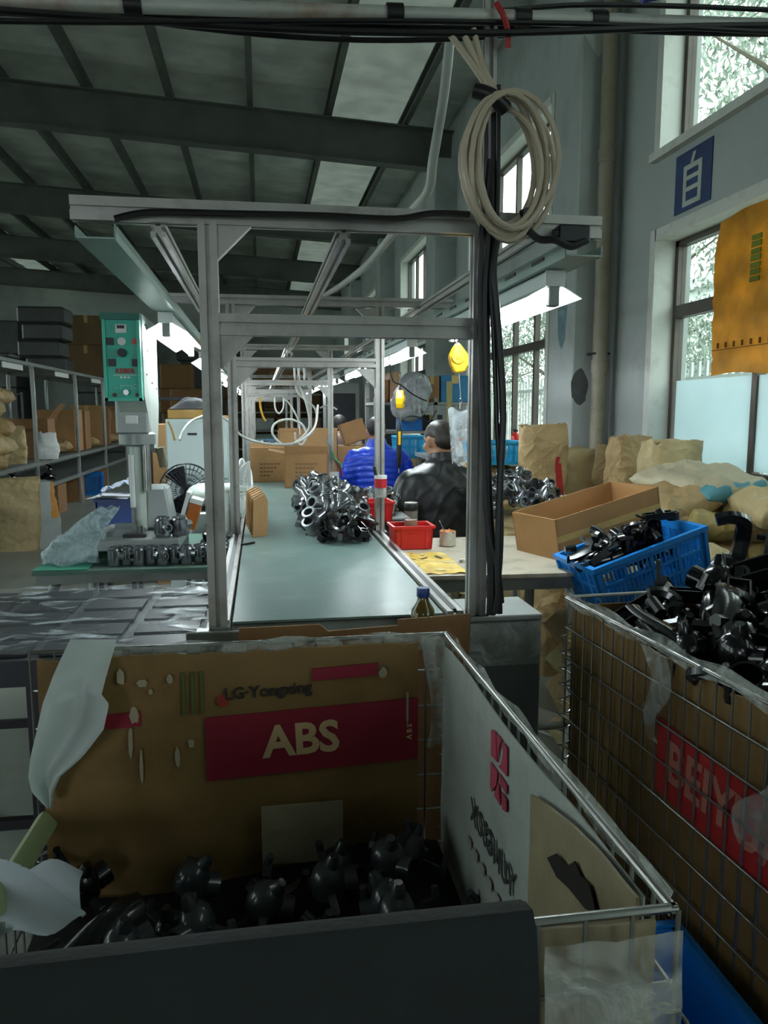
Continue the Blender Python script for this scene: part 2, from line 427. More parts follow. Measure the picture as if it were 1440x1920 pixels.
# pilasters of the window wall
for i, y in enumerate((5.55, 10.3, 15.1, 19.9)):
    p = MB().bb(2.3, WX + .02, y, y + .5, 0, roofz(2.3) - .42).build('pillar_%d' % (i + 1), m_wall, bevel=0.01); struct(p)
    if i == 0:
        pp = M('peeled_paint', '6E8A92', 0.8, 0, 0.3, 12, dirt='4E5A5C', dirt_amt=0.6, dirt_scale=15)
        mk = MB(); poly = []
        for k in range(22):
            t = 2 * PI * k / 22; poly.append((0.09 * math.cos(t) * (1 + .35 * fnoise((math.cos(t), math.sin(t), 0), 2)), 0.3 * math.sin(t) * (1 + .3 * fnoise((math.sin(t), math.cos(t), 2), 2))))
        mt = Matrix(((0, 0, -1, 2.3), (-1, 0, 0, 5.78), (0, 1, 0, 2.12), (0, 0, 0, 1)))
        mk.prism(poly, 0.0015, mt); mk.build('peeled_patch', pp, p)
        mk = MB(); mk.prism([(x * .75, y * .45) for x, y in poly], 0.0015, Matrix(((1, 0, 0, 2.36), (0, 0, -1, 5.55), (0, 1, 0, 1.53), (0, 0, 0, 1))))
        mk.build('peeled_patch', M('bare_mortar', '4D5150', 0.9, 0, 0.2, 15), p)
        dm = MB().prism([(0, -.16), (.12, 0), (0, .16), (-.12, 0)], 0.0015, Matrix(((1, 0, 0, 2.42), (0, 0, -1, 5.55), (0, 1, 0, 4.0), (0, 0, 0, 1))))
        dm.build('diamond_mark', M('pale_diamond_paint', 'B9C2BC', 0.8), p)

# roof: sheets between purlins, translucent strips, rafters
ceil = bpy.data.objects.new('ceiling', None); COL.objects.link(ceil); struct(ceil)
PX = [2.85] + [1.95 - k for k in range(14)] + [-12.2]
SKY_STRIPS = (1, 9)
for k in range(len(PX) - 1):
    x1, x0 = PX[k], PX[k + 1]; mb = MB(); ny = 172
    mat = m_frp if k in SKY_STRIPS else m_roof
    vs = []; fs = []
    for j in range(ny + 1):
        y = -6.2 + 34.6 * j / ny; dz = 0.03 if (j // 2) % 2 else 0.0
        for x in (x0, x1): vs.append((x, y, roofz(x) + dz + .17))
    for j in range(ny): fs.append((2 * j, 2 * j + 1, 2 * j + 3, 2 * j + 2))
    mb.add(vs, fs)
    struct(mb.build('skylight_sheet' if k in SKY_STRIPS else 'roof_sheet', mat, ceil))
    if 0 < k:
        struct(MB().section((x1, -6, roofz(x1) + .085), (x1, 28.2, roofz(x1) + .085),
               [(-.035, -.08), (.035, -.08), (.035, -.06), (-.015, -.06), (-.015, .06), (.035, .06), (.035, .08), (-.035, .08)]).build('purlin', m_roofsteel, ceil))
for y in (-4.0, 0.9, 5.8, 10.55, 15.35, 20.15, 25.0):
    mb = MB(); a = (WX - .02, y, roofz(WX) - .26); b = (-12, y, roofz(-12) - .26)
    I = lambda h, wd: [(-wd, -h), (wd, -h), (wd, -h + .014), (.006, -h + .014), (.006, h - .014), (wd, h - .014), (wd, h), (-wd, h), (-wd, h - .014), (-.006, h - .014), (-.006, -h + .014), (-wd, -h + .014)]
    mb.section(a, b, I(.25, .1)); struct(mb.build('rafter', m_roofsteel, ceil))

# windows: frames, mullions, panes
def window(n, y0, y1, z0, z1, transom, npan):
    wn = bpy.data.objects.new('window_%d' % n, None); COL.objects.link(wn); struct(wn)
    wn.location = (WX, (y0 + y1) / 2, z0); oy = (y0 + y1) / 2; H = z1 - z0; hw = (y1 - y0) / 2
    rv = MB()   # plastered reveal
    t = .012
    rv.bb(-.015, .13, -hw - .06, -hw + t, -.02, H + .06); rv.bb(-.015, .13, hw - t, hw + .06, -.02, H + .06); rv.bb(-.015, .13, -hw, hw, H - t, H + .06); rv.bb(-.05, .13, -hw - .06, hw + .06, -.04, t)
    rv.build('reveal', m_jamb, wn)
    fx0, fx1 = .13, .19; fw = .05
    fr = MB(); fr.bb(fx0, fx1, -hw, hw, 0, fw); fr.bb(fx0, fx1, -hw, hw, H - fw, H); fr.bb(fx0, fx1, -hw, -hw + fw, 0, H); fr.bb(fx0, fx1, hw - fw, hw, 0, H)
    fr.build('window_frame', m_bronze, wn)
    zs = [fw, H - fw]
    if transom is not None:
        tz = transom - z0; MB().bb(fx0 - .005, fx1, -hw + fw, hw - fw, tz - .04, tz + .04).build('transom', m_bronze, wn); zs = [fw, tz - .04, tz + .04, H - fw]
    wd = (2 * hw - 2 * fw) / npan
    me_m = None
    for k in range(1, npan):
        MB().bb(fx0, fx1 - .005, -hw + fw + k * wd - .022, -hw + fw + k * wd + .022, fw, H - fw).build('mullion', m_bronze, wn)
    for q in range(0, len(zs), 2):
        for k in range(npan):
            MB().bb(.158, .162, -hw + fw + k * wd, -hw + fw + (k + 1) * wd, zs[q], zs[q + 1]).build('pane', m_pane, wn)
    return wn
k = 1
WINS = []
for a, b in WIN_Y:
    WINS.append(window(k, a, b, 0.95, 2.47, 2.0, 3 if k == 1 else 4)); k += 1
    WINS.append(window(k, a, b, 3.0, 4.05, None, 3 if k == 2 else 4)); k += 1
# whitened film on the lower panes of the near window
fm = M_sheet('frosted_film', 'D8E4E8', 0.7, 0.5, 0.05, 6, 0.05, 2)
for yy0, yy1 in ((-.44, .42), (.47, 1.29), (-1.3, -.48)):
    MB().bb(.145, .149, yy0, yy1, .06, 0.60).build('frosted_film', fm, WINS[0])

# outdoors: yard, pale building, fence, trees
yg = MB(); yg.bb(WX + .26, 40, -40, 60, -.2, -.1); yg.bb(-40, WX + .26, -40, -6.2, -.2, -.1); yg.bb(-40, -12.25, -6.2, 60, -.2, -.1)
struct(yg.build('yard_ground', M('yard_concrete', 'A9ABA5', 0.8)))
bw = thing('yard_building', 'pale rendered building standing across the yard outside the windows', 'building', (14, 6, 0))
MB().bb(0, 6, -16, 26, -.1, 5.2).build('facade', M('pale_render', 'D5DAD8', 0.8), bw)
MB().bb(-.35, 6.3, -16.4, 26.4, 5.2, 5.5).build('roof_slab', M('roof_slab', 'B4B8B5', 0.8), bw)
for i in range(9):
    q = MB().bb(-.03, .02, -14 + i * 4.4, -12 + i * 4.4, 1.2, 3.0).build('window', M('far_window', '5E6C72', 0.2), bw)
fe = thing('yard_fence', 'white metal bar fence seen through the windows', 'fence', (4.4, 10, -.1))
m_fence = M('white_fence_paint', 'D9DBD8', 0.5)
for z in (.25, 1.75): MB().bb(-.02, .02, -6, 8, z, z + .05).build('rail', m_fence, fe)
pk = MB().bb(-.012, .012, -.02, .02, .0, 1.95).mesh('picket', m_fence)
for i in range(100): obj('picket', pk, fe, (0, -6 + i * .14, 0))
m_leaf = M('leaf_green', '98A497', 0.5, 0, 0.4, 3)
m_bark = M('tree_bark', '6B6558', 0.9, 0, 0.2, 8, bump=.5)
def tree(loc, h, rad, label, seed, n=2600):
    rnd = random.Random(seed); t = thing('yard_tree', label, 'tree', loc, group='trees in the yard')
    tr = MB(); tr.tube([(0, 0, 0), (.1, .05, h * .3), (0, .1, h * .6), (.1, 0, h * .85)], .1, 8, radii=[.13, .1, .08, .03])
    for k in range(7):
        a = k * 2.4; z = h * (.35 + .07 * k); tr.tube([(0, 0, z), (math.cos(a) * rad * .5, math.sin(a) * rad * .5, z + .5), (math.cos(a) * rad * .85, math.sin(a) * rad * .85, z + .7)], .03, 5, radii=[.05, .03, .012])
    tr.build('trunk', m_bark, t, smooth=True)
    fo = MB(); blobs = [Vector((rnd.uniform(-1, 1) * rad * .7, rnd.uniform(-1, 1) * rad * .7, h * rnd.uniform(.25, 1.0))) for _ in range(34)]
    for _ in range(n):
        b = rnd.choice(blobs); p = b + Vector((rnd.gauss(0, .38), rnd.gauss(0, .38), rnd.gauss(0, .32)))
        s = rnd.uniform(.03, .06); m = Matrix.Translation(p) @ Euler((rnd.uniform(0, 6), rnd.uniform(0, 6), rnd.uniform(0, 6))).to_matrix().to_4x4()
        fo.add([(-s * 1.4, 0, 0), (0, -s * .5, .01), (s * 1.4, 0, 0), (0, s * .5, .01)], [(0, 1, 2, 3)], 0, m)
    f = fo.build('foliage', m_leaf, t); f['kind'] = 'stuff'
tree((6.6, 8.6, -.1), 7.6, 2.0, 'leafy green tree nearest the window wall beyond the orange sack', 1, 11000)
tree((7.4, 13.9, -.1), 7.4, 2.0, 'leafy green tree behind the white bar fence', 2, 10000)
tree((7.2, 19.0, -.1), 5.6, 1.6, 'leafy green tree beyond the second tall window', 3, 7000)
tree((7.5, 24.5, -.1), 6.0, 1.8, 'leafy green tree farthest down the yard', 4, 6000)

# downpipe on the first pilaster
dp = thing('downpipe', 'grimy beige drain pipe running up the grey pillar', 'pipe', (2.47, 5.455, 0))
m_pvc = M('old_pvc', '8C8674', 0.5, 0, 0.12, 3, dirt='5C5646', dirt_amt=0.6, dirt_scale=2.5)
MB().cyl((0, 0, 0), (0, 0, 5.0), .055, n=18).build('pipe', m_pvc, dp, smooth=True)
for z in (.5, 1.63, 3.1): MB().cyl((0, 0, z), (0, 0, z + .09), .062, n=18).build('coupling', m_pvc, dp, smooth=True)
MB().bb(-.066, .066, -.03, .085, 1.76, 1.775).build('clamp', m_dark, dp)

# wall character sign
sg = thing('wall_sign', 'blue painted square with one pale Chinese character on wall between windows', 'sign', (WX - .004, 4.515, 2.74))
MB().bb(-.003, .003, -.2, .2, -.175, .175).build('panel', M('sign_blue', '223A66', 0.6, 0, .15, 8, dirt='3A4E70', dirt_amt=.4), sg)
m_sgw = M('sign_white', 'AEB7B0', 0.7)
ch = MB()
def S(u0, u1, v0, v1): ch.bb(-.0065, -.0025, -u1, -u0, v0, v1)   # u to the viewer's right
S(-.10, -.065, -.15, .09); S(.065, .10, -.15, .09); S(-.066, .066, .06, .09); S(-.066, .066, .0, .025); S(-.066, .066, -.065, -.04); S(-.066, .066, -.15, -.12)
ch.add([(-.0065, .0, .15), (-.0065, -.03, .15), (-.0065, .0, .085), (-.0065, .03, .085), (-.0025, .0, .15), (-.0025, -.03, .15), (-.0025, .0, .085), (-.0025, .03, .085)],
       [(0, 1, 2, 3), (7, 6, 5, 4), (0, 4, 5, 1), (1, 5, 6, 2), (2, 6, 7, 3), (3, 7, 4, 0)])
ch.build('character', m_sgw, sg)

# orange sack taped over the near window
def osk(u, v):   # u along -Y (to the viewer's right), v upward
    y = 4.17 - u * 1.15; z = 1.55 + v * (.84 + .06 * u)
    return (WX - .03 - .02 * v + .012 * fnoise((u * 3, v * 6, 0), 2.2), y + (.05 * (v > .8) * (v - .8) * 5 * (1 - u) * -1), z + .012 * math.sin(u * 9))
os_ = thing('orange_sack', 'orange paper sack hung across the near window pane', 'sack', (0, 0, 0))
MB().sheet(26, 26, osk, .003).build('sheet', M_sheet('orange_sack_paper', 'D2A548', 0.65, 0.5, 0.5, 16, 0.22, 6), os_, smooth=True)
m_og = M('olive_ink', '6E7A18', 0.7)
sm = MB()
for i in range(7): sm.bb(WX - .058, WX - .052, 3.74, 3.82, 2.02 + i * .035, 2.045 + i * .035 + (.004 if i % 2 else 0))
sm.build('printed_characters', m_og, os_)
st = MB()
for i in range(9): st.bb(WX - .05, WX - .04, 4.1 - i * .075 - .008, 4.1 - i * .075, 1.70, 1.73)
st.bb(WX - .05, WX - .045, 3.35, 4.16, 1.69, 1.694); st.build('stitching', M('sack_stitch', '6E4A12', 0.8), os_)
# ================================================================ assembly line: conveyor, frame, lamps
BZ = 0.80                        # belt height
BX0, BX1 = -0.083, 0.485         # belt edges
LINE_Y0, LINE_Y1 = 2.02, 19.0
cv = thing('assembly_conveyor', 'long conveyor line with worn grey-green belt and aluminium side rails', 'conveyor', ((BX0 + BX1) / 2, LINE_Y0, 0))
ox = -(BX0 + BX1) / 2
m_belt = M('green_belt', '69807B', 0.36, 0, 0.16, 2.2, dirt='8C9B97', dirt_amt=0.55, dirt_scale=3.2, rvar=0.12, bump=0.04, bscale=60)
L = LINE_Y1 - LINE_Y0
MB().bb(BX0 + ox, BX1 + ox, 0, L, BZ - .006, BZ).build('belt', m_belt, cv)
MB().bb(BX0 + ox + .02, BX1 + ox - .02, .03, L, BZ - .05, BZ - .007).build('slider_bed', m_steel, cv)
for sx in (-1, 1):
    xc = (BX0 + ox - .03) if sx < 0 else (BX1 + ox + .03)
    r = MB().slot((xc, -.02, BZ - .035), (xc, L, BZ - .035), .045, h=.09).build('side_rail', m_alu, cv)
    st = MB()
    MB().bb(xc - .008, xc + .008, 0, L, BZ + .008, BZ + .011).build('rail_strip', m_dark, r)
for y in (.35, 1.9, 3.9, 5.9, 7.9, 9.9, 11.9, 13.9, 15.9):
    for sx in (-1, 1):
        xc = (BX0 + ox - .03) if sx < 0 else (BX1 + ox + .03)
        MB().slot((xc, y, 0), (xc, y, BZ - .08), .045).build('leg', m_alu, cv)
    MB().slot((BX0 + ox, y, .2), (BX1 + ox, y, .2), .04).build('stretcher', m_alu, cv)
MB().cyl((BX0 + ox, .03, BZ - .045), (BX1 + ox, .03, BZ - .045), .04, n=16).build('end_roller', m_steel, cv, smooth=True)

MB().bar((BX0 + ox - .06, 1.2, BZ - .01), (BX0 + ox + .05, 1.18, BZ + .012), .009).build('clamp_lever', m_black, cv)
# grey end cover boxes of the conveyor
eb = thing('conveyor_end_box', 'grey sheet steel end box below right gantry post', 'box', (.665, 2.03, 0))
MB().bb(-.115, .085, -.06, .14, .04, .785).build('body', M('grey_box_paint', '6B706C', 0.55, .1, .1, 4, dirt='54564F', dirt_amt=.5), eb, bevel=.004)
MB().bb(-.118, .088, -.063, .143, .785, .8).build('lid', M('grey_box_lid', '8D928E', .5), eb, bevel=.003)
tp = MB().sheet(8, 6, lambda u, v: (-.117 + u * .2, -.0615 - .004 * abs(fnoise((u * 4, v * 4, 1), 2)), .66 + v * .12), .0015)
tp.build('tape', M_film('clear_tape', 'C9CEC9', .5, .12), eb, smooth=True)
for sx in (-1, 1):
    for y in (-.03, .11): MB().cyl((-.015 + sx * .08, y, 0), (-.015 + sx * .08, y, .04), .015).build('foot', m_dark, eb)
eb2 = thing('conveyor_end_plate', 'grey steel end plate at the foot of left gantry post', 'plate', (-.12, 1.94, 0))
MB().bb(-.075, .06, -.012, .0, .45, .80).build('plate', MATS['grey_box_paint'], eb2, bevel=.003)
MB().bb(-.05, -.02, -.0, .03, 0, .8).build('leg', m_alu, eb2)

# aluminium frame over the line
TOPZ, MIDZ = 1.825, 1.562
PL, PR = -0.118, 0.57
FY = [2.0, 3.47, 5.95, 8.45, 10.95, 13.5, 16.2]
gf = thing('aluminium_gantry', 'aluminium profile frame of posts and beams spanning the conveyor line', 'gantry', (0, 2.0, 0))
for i, y in enumerate(FY):
    yy = y - 2.0; wd = .046 if i == 0 else .04
    for x in (PL, PR if i == 0 else .53):
        zb = .80 if i == 0 else .805
        MB().slot((x, yy, zb), (x, yy, TOPZ - .02), wd, up=(0, 1, 0)).build('post', m_alu, gf)
        if i < 3:
            MB().bb(x - .03, x + .03, yy - .03, yy + .03, zb - .006, zb).build('foot_plate', m_steel, gf)
    tx0, tx1 = ((-.432, .89) if i == 0 else (-.43, .86))
    MB().slot((tx0, yy, TOPZ), (tx1, yy, TOPZ), .04, h=.055 if i == 0 else .04).build('top_beam', m_alu, gf)
    xr = PR if i == 0 else .53
    MB().slot((PL + .02, yy, MIDZ), (xr - .02, yy, MIDZ), .04, h=.052 if i == 0 else .04).build('cross_beam', m_alu, gf)
    for x, s in ((PL, 1), (xr, -1))[:1 if i == 0 else 2]:
        g = MB(); t = .012; poly = [(0, 0), (s * .085, 0), (0, -.085)]
        for zz in ((TOPZ - .027, MIDZ - .026) if i < 4 else ()):
            gm = MB().prism(poly if s > 0 else poly[::-1], .028, Matrix(((1, 0, 0, x + s * .02), (0, 0, -1, yy + .014), (0, 1, 0, zz), (0, 0, 0, 1))))
            gm.build('gusset', m_alu, gf)
# rails running along the line
def rail(x, z, y0=2.0, y1=17.0, w=.035, nm='long_rail', mat=None):
    MB().slot((x, y0 - 2.0, z), (x, y1 - 2.0, z), w).build(nm, mat or m_alu, gf)
rail(-.235, TOPZ - .04, y1=3.47); rail(.215, TOPZ - .04)
rail(.13, MIDZ + .05, 3.5, 17)
def channel(x0, x1, z, side):
    ch = MB(); h = .035
    ch.bb(x0, x1, .0, 15.2, z, z + .004); xs = x1 if side > 0 else x0
    ch.bb(xs - .002, xs + .002, 0, 15.2, z - .004, z + h)
    xo = x0 if side > 0 else x1
    ch.bb(xo - .002, xo + .002, 0, 15.2, z, z + h * .8)
    return ch.build('lamp_channel', m_chan, gf)
channel(-.425, -.335, TOPZ - .066, 1)
rc = channel(.8, .9, TOPZ - .07, -1)
sme = MB().bb(-.003, 0, 0, .1, -.005, .005).mesh('slot', m_black)
for k in range(24): obj('slot', sme, rc, (.798, .15 + k * .25, TOPZ - .05))
rail(.72, TOPZ - .02, w=.03)
# upright from the gantry to the pipe overhead
MB().slot((.585, 0.0, TOPZ + .03), (.585, 0.0, 2.45), .03, up=(0, 1, 0)).build('hanger_post', m_alu, gf)

# fluorescent lamps
m_tube = M('lit_tube', 'FFFFFF', 0.5, emit='F2FBFF', estr=TUBE_STRENGTH)
m_refl = M('white_reflector', 'C9D4D2', 0.35, 0.1, 0.05)
def make_lamp(label, group):
    t = thing('fluorescent_lamp', label, 'lamp', group=group); ln = 1.22
    MB().bb(-.025, .025, 0, ln, -.045, 0).build('housing', m_refl, t, bevel=.003)
    rf = MB()
    for s in (-1, 1):
        rf.add([(s * .02, 0, -.042), (s * .085, 0, -.078), (s * .085, ln, -.078), (s * .02, ln, -.042),
                (s * .02, 0, -.039), (s * .085, 0, -.075), (s * .085, ln, -.075), (s * .02, ln, -.039)],
               [(0, 1, 2, 3), (7, 6, 5, 4), (0, 4, 5, 1), (1, 5, 6, 2), (2, 6, 7, 3), (3, 7, 4, 0)])
    rf.build('reflector', m_refl, t, fix=True)
    for y in (0.015, ln - .015):
        MB().bb(-.016, .016, y - .015, y + .015, -.1, -.04).build('tube_holder', m_steel, t, bevel=.003)
    MB().cyl((0, .03, -.083), (0, ln - .03, -.083), .0135, n=12).build('tube', m_tube, t, smooth=True)
    for s in (-1,): MB().bb(-.03, .03, -.006, 0, -.045, .0).build('end_cap', m_white, t)
    return t
lampR = [(.85, 2.2), (.85, 4.35), (.85, 6.5), (.85, 8.7), (.85, 10.9), (.85, 13.2)]
lampL = [(-.38, 3.38), (-.38, 5.55), (-.38, 7.7), (-.38, 9.9), (-.38, 12.1), (-.38, 14.2)]
names_R = ['lit fluorescent lamp nearest the window side, behind the black cables', 'lit fluorescent lamp above the man in blue jacket', 'third lit fluorescent lamp along the window side rail']
names_L = ['lit fluorescent lamp beside the teal welding machine panel', 'lit fluorescent lamp just left of the near gantry post', 'third lit fluorescent lamp along the machine side rail']
proto = None
for lst, nms, sd in ((lampR, names_R, 'window side rail'), (lampL, names_L, 'machine side rail')):
    for i, (x, y) in enumerate(lst):
        lb = nms[i] if i < 3 else 'far lit fluorescent lamp on the ' + sd
        z = TOPZ - .072 if x > 0 else TOPZ - .068
        if proto is None: proto = make_lamp(lb, 'fluorescent lamps over the line'); o = proto
        else: o = dup(proto, label=lb)
        o.location = (x, y, z)

# unseen pendant lamps behind the camera and over left aisles, added as fill
def pendant(x, y, z, label, rz=0):
    o = dup(proto, (x, y, z), (0, 0, rz), label, 'added fill lamps out of view')
    o.name = 'fill_lamp'
    for yy in (.2, 1.02): MB().cyl((0, yy, 0), (0, yy, roofz(x) - z + .05), .004, n=6).build('hanger_rod', m_dark, o)
pendant(-.3, -4.6, 2.9, 'added fill pendant lamp far behind the near mesh bin')
pendant(-2.0, 3.0, 2.75, 'added fill pendant lamp over the aisle left of the welding machine')
pendant(-4.3, 5.0, 2.75, 'added fill pendant lamp nearest over the neighbouring line')
pendant(-4.3, 8.2, 2.75, 'added fill pendant lamp over the middle of the neighbouring line')

# pipe overhead with cables
op = thing('overhead_pipe', 'rusty pale pipe crossing overhead at the top of picture', 'pipe', (0, 0, 0))
m_rust = M('rusty_white_pipe', 'B9BCB6', 0.5, 0.2, 0.1, 5, dirt='8A5A32', dirt_amt=0.8, dirt_scale=3.0)
zz = lambda x: 2.262 + .045 * (x + .56)
MB().tube([(x, 1.98, zz(x)) for x in (-2.2, -1, 0, 1, 2.2)], .017, 12).build('pipe', m_rust, op, smooth=True)
for x in (-.27, .34, .66, .86): MB().cyl((x - .02, 1.98, zz(x - .02)), (x + .02, 1.98, zz(x + .02)), .023, n=12).build('tape_wrap', m_black, op, smooth=True)
cb = thing('cable_bundle', 'black cables sagging along the overhead pipe', 'cables', (0, 0, 0))
rnd = random.Random(5)
for k in range(5):
    pts = []
    for i in range(26):
        x = -2.2 + 4.4 * i / 25
        sag = (.018 * math.sin(x * 2.6 + k * 1.3) - .045 * max(0, math.cos((x - .1) * 2.2)) * (k % 3) * .6)
        pts.append((x, (1.952 if k in (0, 3) else 2.012) + .008 * math.sin(x * 3 + k), zz(x) + (-.035 if k in (0, 3) else .012 * (k - 1)) + sag - .005 + .02 * max(0, x - .6)))
    MB().tube(smoothpts(pts, 3), .0065 + .002 * (k % 2), 7).build('cable', m_black, cb, smooth=True)
MB().tube(smoothpts([(.585, 1.95, 2.33), (.60, 1.94, 2.30), (.615, 1.95, 2.27), (.62, 1.96, 2.235)], 5), .007, 7).build('red_wire', M('red_wire', 'A02020', .5), cb, smooth=True)
MB().tube(smoothpts([(.95, 1.93, 2.36), (1.2, 1.93, 2.415), (1.5, 1.93, 2.41), (1.8, 1.93, 2.43)], 5), .012, 8).build('blue_cable', M('blue_cable', '2A3596', .4), cb, smooth=True)

# coil of white cable
m_cable = M('cream_cable', 'B7AA95', 0.5, 0, .12, 9)
co = thing('cable_coil', 'coil of cream cable hanging on the right gantry post', 'cable coil', (0, 0, 0))
c0 = at(948, 312, 1.93); rnd = random.Random(3)
pts = []
turns = 8; n = 26
for i in range(turns * n + 1):
    t = 2 * PI * i / n; k = i / n
    a = .098 + .016 * math.sin(k * 2.1); b = .155 + .012 * math.sin(k * 1.7 + 1)
    ox_ = .012 * math.sin(k * 2.9); oz = .010 * math.sin(k * 3.7 + 2)
    x = ox_ + a * math.cos(t + PI / 2); z = oz + b * math.sin(t + PI / 2)
    y = .02 * math.sin(k * 4.3) + .006 * math.cos(t * 2 + k)
    pts.append((c0.x + x + .18 * (z - .0) * -.12, c0.y + y - .01 * k * .3, c0.z + z))
MB().tube(pts, .0072, 8).build('loops', m_cable, co, smooth=True)
tops = at(905, 160, 1.93)
for q in ((842, 62), (868, 60), (888, 55)):
    p = at(q[0], q[1], 1.95); p2 = at(890 + (q[0] - 842) * .35, 128, 1.93); p3 = at(912 + (q[0] - 842) * .3, 165, 1.93); p4 = at(920 + (q[0] - 842) * .3, 205, 1.93)
    MB().tube(smoothpts([p, p2, p3, p4], 6), .0075, 8).build('cable_end', m_cable, co, smooth=True)
tie = MB(); a = at(890, 170, 1.925); b = at(948, 205, 1.922)
tie.tube(smoothpts([a, (a + b) / 2 + Vector((0, -.012, .004)), b], 5), .02, 10, squash=(1, .9)); tie.build('tie', m_black, co, smooth=True)
a = at(985, 392, 1.915); b = at(992, 418, 1.915)
MB().tube([a, (a + b) / 2, b], .016, 10).build('tie', m_black, co, smooth=True)

# black cables down the right post
def cable(label, pix, r, name='black_cable', mat=None, cat='cable', n=8, group='black cables on the right gantry post'):
    o = MB().tube(smoothpts([at(*p) for p in pix], 6), r, n).build(name, mat or m_black, None, smooth=True)
    return tag(o, label, cat, group)
cable('thickest black cable strapped down the right gantry post', [(925, 180, 1.965), (925, 300, 1.962), (918, 430, 1.955), (910, 560, 1.955), (911, 760, 1.955), (914, 920, 1.955), (922, 1060, 1.955), (921, 1152, 1.955)], .0135)
cable('thin black cable bowing between the thick ones beside the post', [(935, 160, 1.95), (932, 400, 1.945), (920, 520, 1.94), (926, 640, 1.94), (932, 800, 1.94), (940, 960, 1.94), (938, 1060, 1.94), (928, 1150, 1.94)], .0062)
cable('black cable hanging clear to the right of the gantry post', [(938, 420, 1.94), (925, 500, 1.93), (932, 590, 1.93), (943, 760, 1.93), (938, 900, 1.93), (934, 1040, 1.93), (936, 1150, 1.93)], .0095)
cable('black cable bundled tight against the gantry post', [(916, 300, 1.96), (906, 420, 1.945), (899, 520, 1.945), (900, 640, 1.945), (906, 800, 1.945), (914, 980, 1.945), (932, 1060, 1.935), (940, 1130, 1.935)], .0085)
cable('black cable looping from the coil to the junction box', [(985, 425, 1.93), (1010, 448, 1.92), (1040, 450, 1.91), (1070, 462, 1.92), (1098, 452, 1.93)], .0095)
cable('black cable running along the top gantry beam', [(215, 410, 1.965), (280, 398, 1.962), (420, 400, 1.96), (600, 404, 1.958), (740, 410, 1.955), (810, 400, 1.95), (880, 402, 1.95)], .008)
jb = thing('junction_box', 'black junction box under the right end of top gantry beam', 'box', at(1072, 440, 1.955))
MB().bb(-.04, .045, -.015, .02, -.022, .022).build('body', m_dark, jb, bevel=.004)
MB().cyl((-.05, 0, 0), (-.04, 0, 0), .012).build('gland', m_black, jb)
# long flexible conduit
cd = MB().tube(smoothpts([at(843, 80, 2.6), at(832, 180, 2.62), at(812, 300, 2.65), at(804, 355, 2.7), at(775, 392, 2.85), at(740, 435, 3.1), at(690, 495, 3.6), at(640, 535, 4.4), at(600, 562, 5.6), at(575, 600, 5.9)], 7), .0165, 10).build('conduit_pipe', M('pale_conduit', '9FA39D', .45), None, smooth=True)
tag(cd, 'pale conduit dropping from the roof and bending away down the line', 'conduit')
# ================================================================ moulded parts that fill the bins
def part_lever():       # dome with spout and two hooked arms
    b = MB()
    b.lathe([(0.001, .05), (.015, .047), (.028, .036), (.036, .018), (.038, 0), (.038, -.012), (.03, -.014), (.03, 0)], 14)
    b.tube([(0, -.01, .035), (0, -.016, .055), (0, -.02, .066)], .013, 10, radii=[.017, .014, .009])
    for s in (-1, 1):
        b.bar((s * .025, 0, .0), (s * .10, 0, -.006), .016, .014)
        b.cyl((s * .095, 0, -.01), (s * .095, 0, .022), .008, n=8)
    b.pipe((0, -.03, -.005), (0, -.058, -.005), .026, .02, 12)
    return b
def part_shell():       # long curved half shell with a stub
    b = MB()
    def f(u, v):
        a = (v - .5) * PI * .95; r = .03 + .012 * math.sin(u * PI); x = (u - .5) * .19
        return (x, r * math.sin(a), r * math.cos(a) * 1.0 + .03 * math.cos(u * 3.0) - .03)
    b.sheet(12, 8, f, .004)
    b.cyl((.06, 0, .0), (.105, 0, -.005), .014, n=10); b.pipe((-.05, 0, .01), (-.05, 0, -.04), .016, .011, 10)
    return b
def part_elbow():       # square elbow tube with a hooked tip
    b = MB()
    P = smoothpts([(-.08, 0, -.01), (-.02, 0, 0), (.03, 0, .022), (.05, 0, .065), (.045, .02, .085), (.03, .045, .09)], 4)
    b.tube(P, .016, 6, radii=[.02] * 5 + [.017] * 8 + [.014] * (len(P) - 13))
    b.box((-.075, 0, -.005), (.03, .055, .035)); b.cyl((-.03, -.02, .01), (-.03, .02, .01), .022, n=10)
    return b
def part_clip():        # flat bracket with rim and slot
    b = MB()
    b.box((0, 0, 0), (.12, .045, .006)); b.box((0, .022, .012), (.12, .004, .03)); b.box((0, -.022, .012), (.12, .004, .03)); b.box((.06, 0, .012), (.004, .045, .03))
    b.pipe((-.06, 0, -.012), (-.06, 0, .022), .026, .018, 12); b.bar((.05, 0, .0), (.1, .0, .03), .02, .008)
    return b
def part_tee():         # grey metallic tee fitting
    b = MB()
    b.pipe((-.065, 0, 0), (.065, 0, 0), .026, .02, 14); b.pipe((-.068, 0, 0), (-.05, 0, 0), .031, .021, 14); b.pipe((.05, 0, 0), (.068, 0, 0), .031, .021, 14)
    b.lathe([(.031, 0), (.027, .03), (.02, .05), (.02, .075), (.016, .075), (.016, .05)], 12, Matrix.Rotation(-.5, 4, 'Y'))
    b.sph((-.01, 0, 0), (.042, .034, .034), 12, 7); b.cyl((.0, -.035, .0), (.0, .035, .0), .011, n=8)
    b.bar((.02, 0, .02), (.06, 0, .05), .012)
    return b
def part_body():        # round body with side outlet
    b = MB()
    b.lathe([(.02, -.04), (.03, -.04), (.034, -.03), (.034, .025), (.028, .032), (.028, .04), (.02, .04), (.02, 0)], 14)
    b.pipe((0, -.02, .0), (0, -.06, .0), .018, .013, 10); b.pipe((.02, .01, .005), (.055, .02, .005), .014, .009, 10)
    return b
PROTO_ME = {}
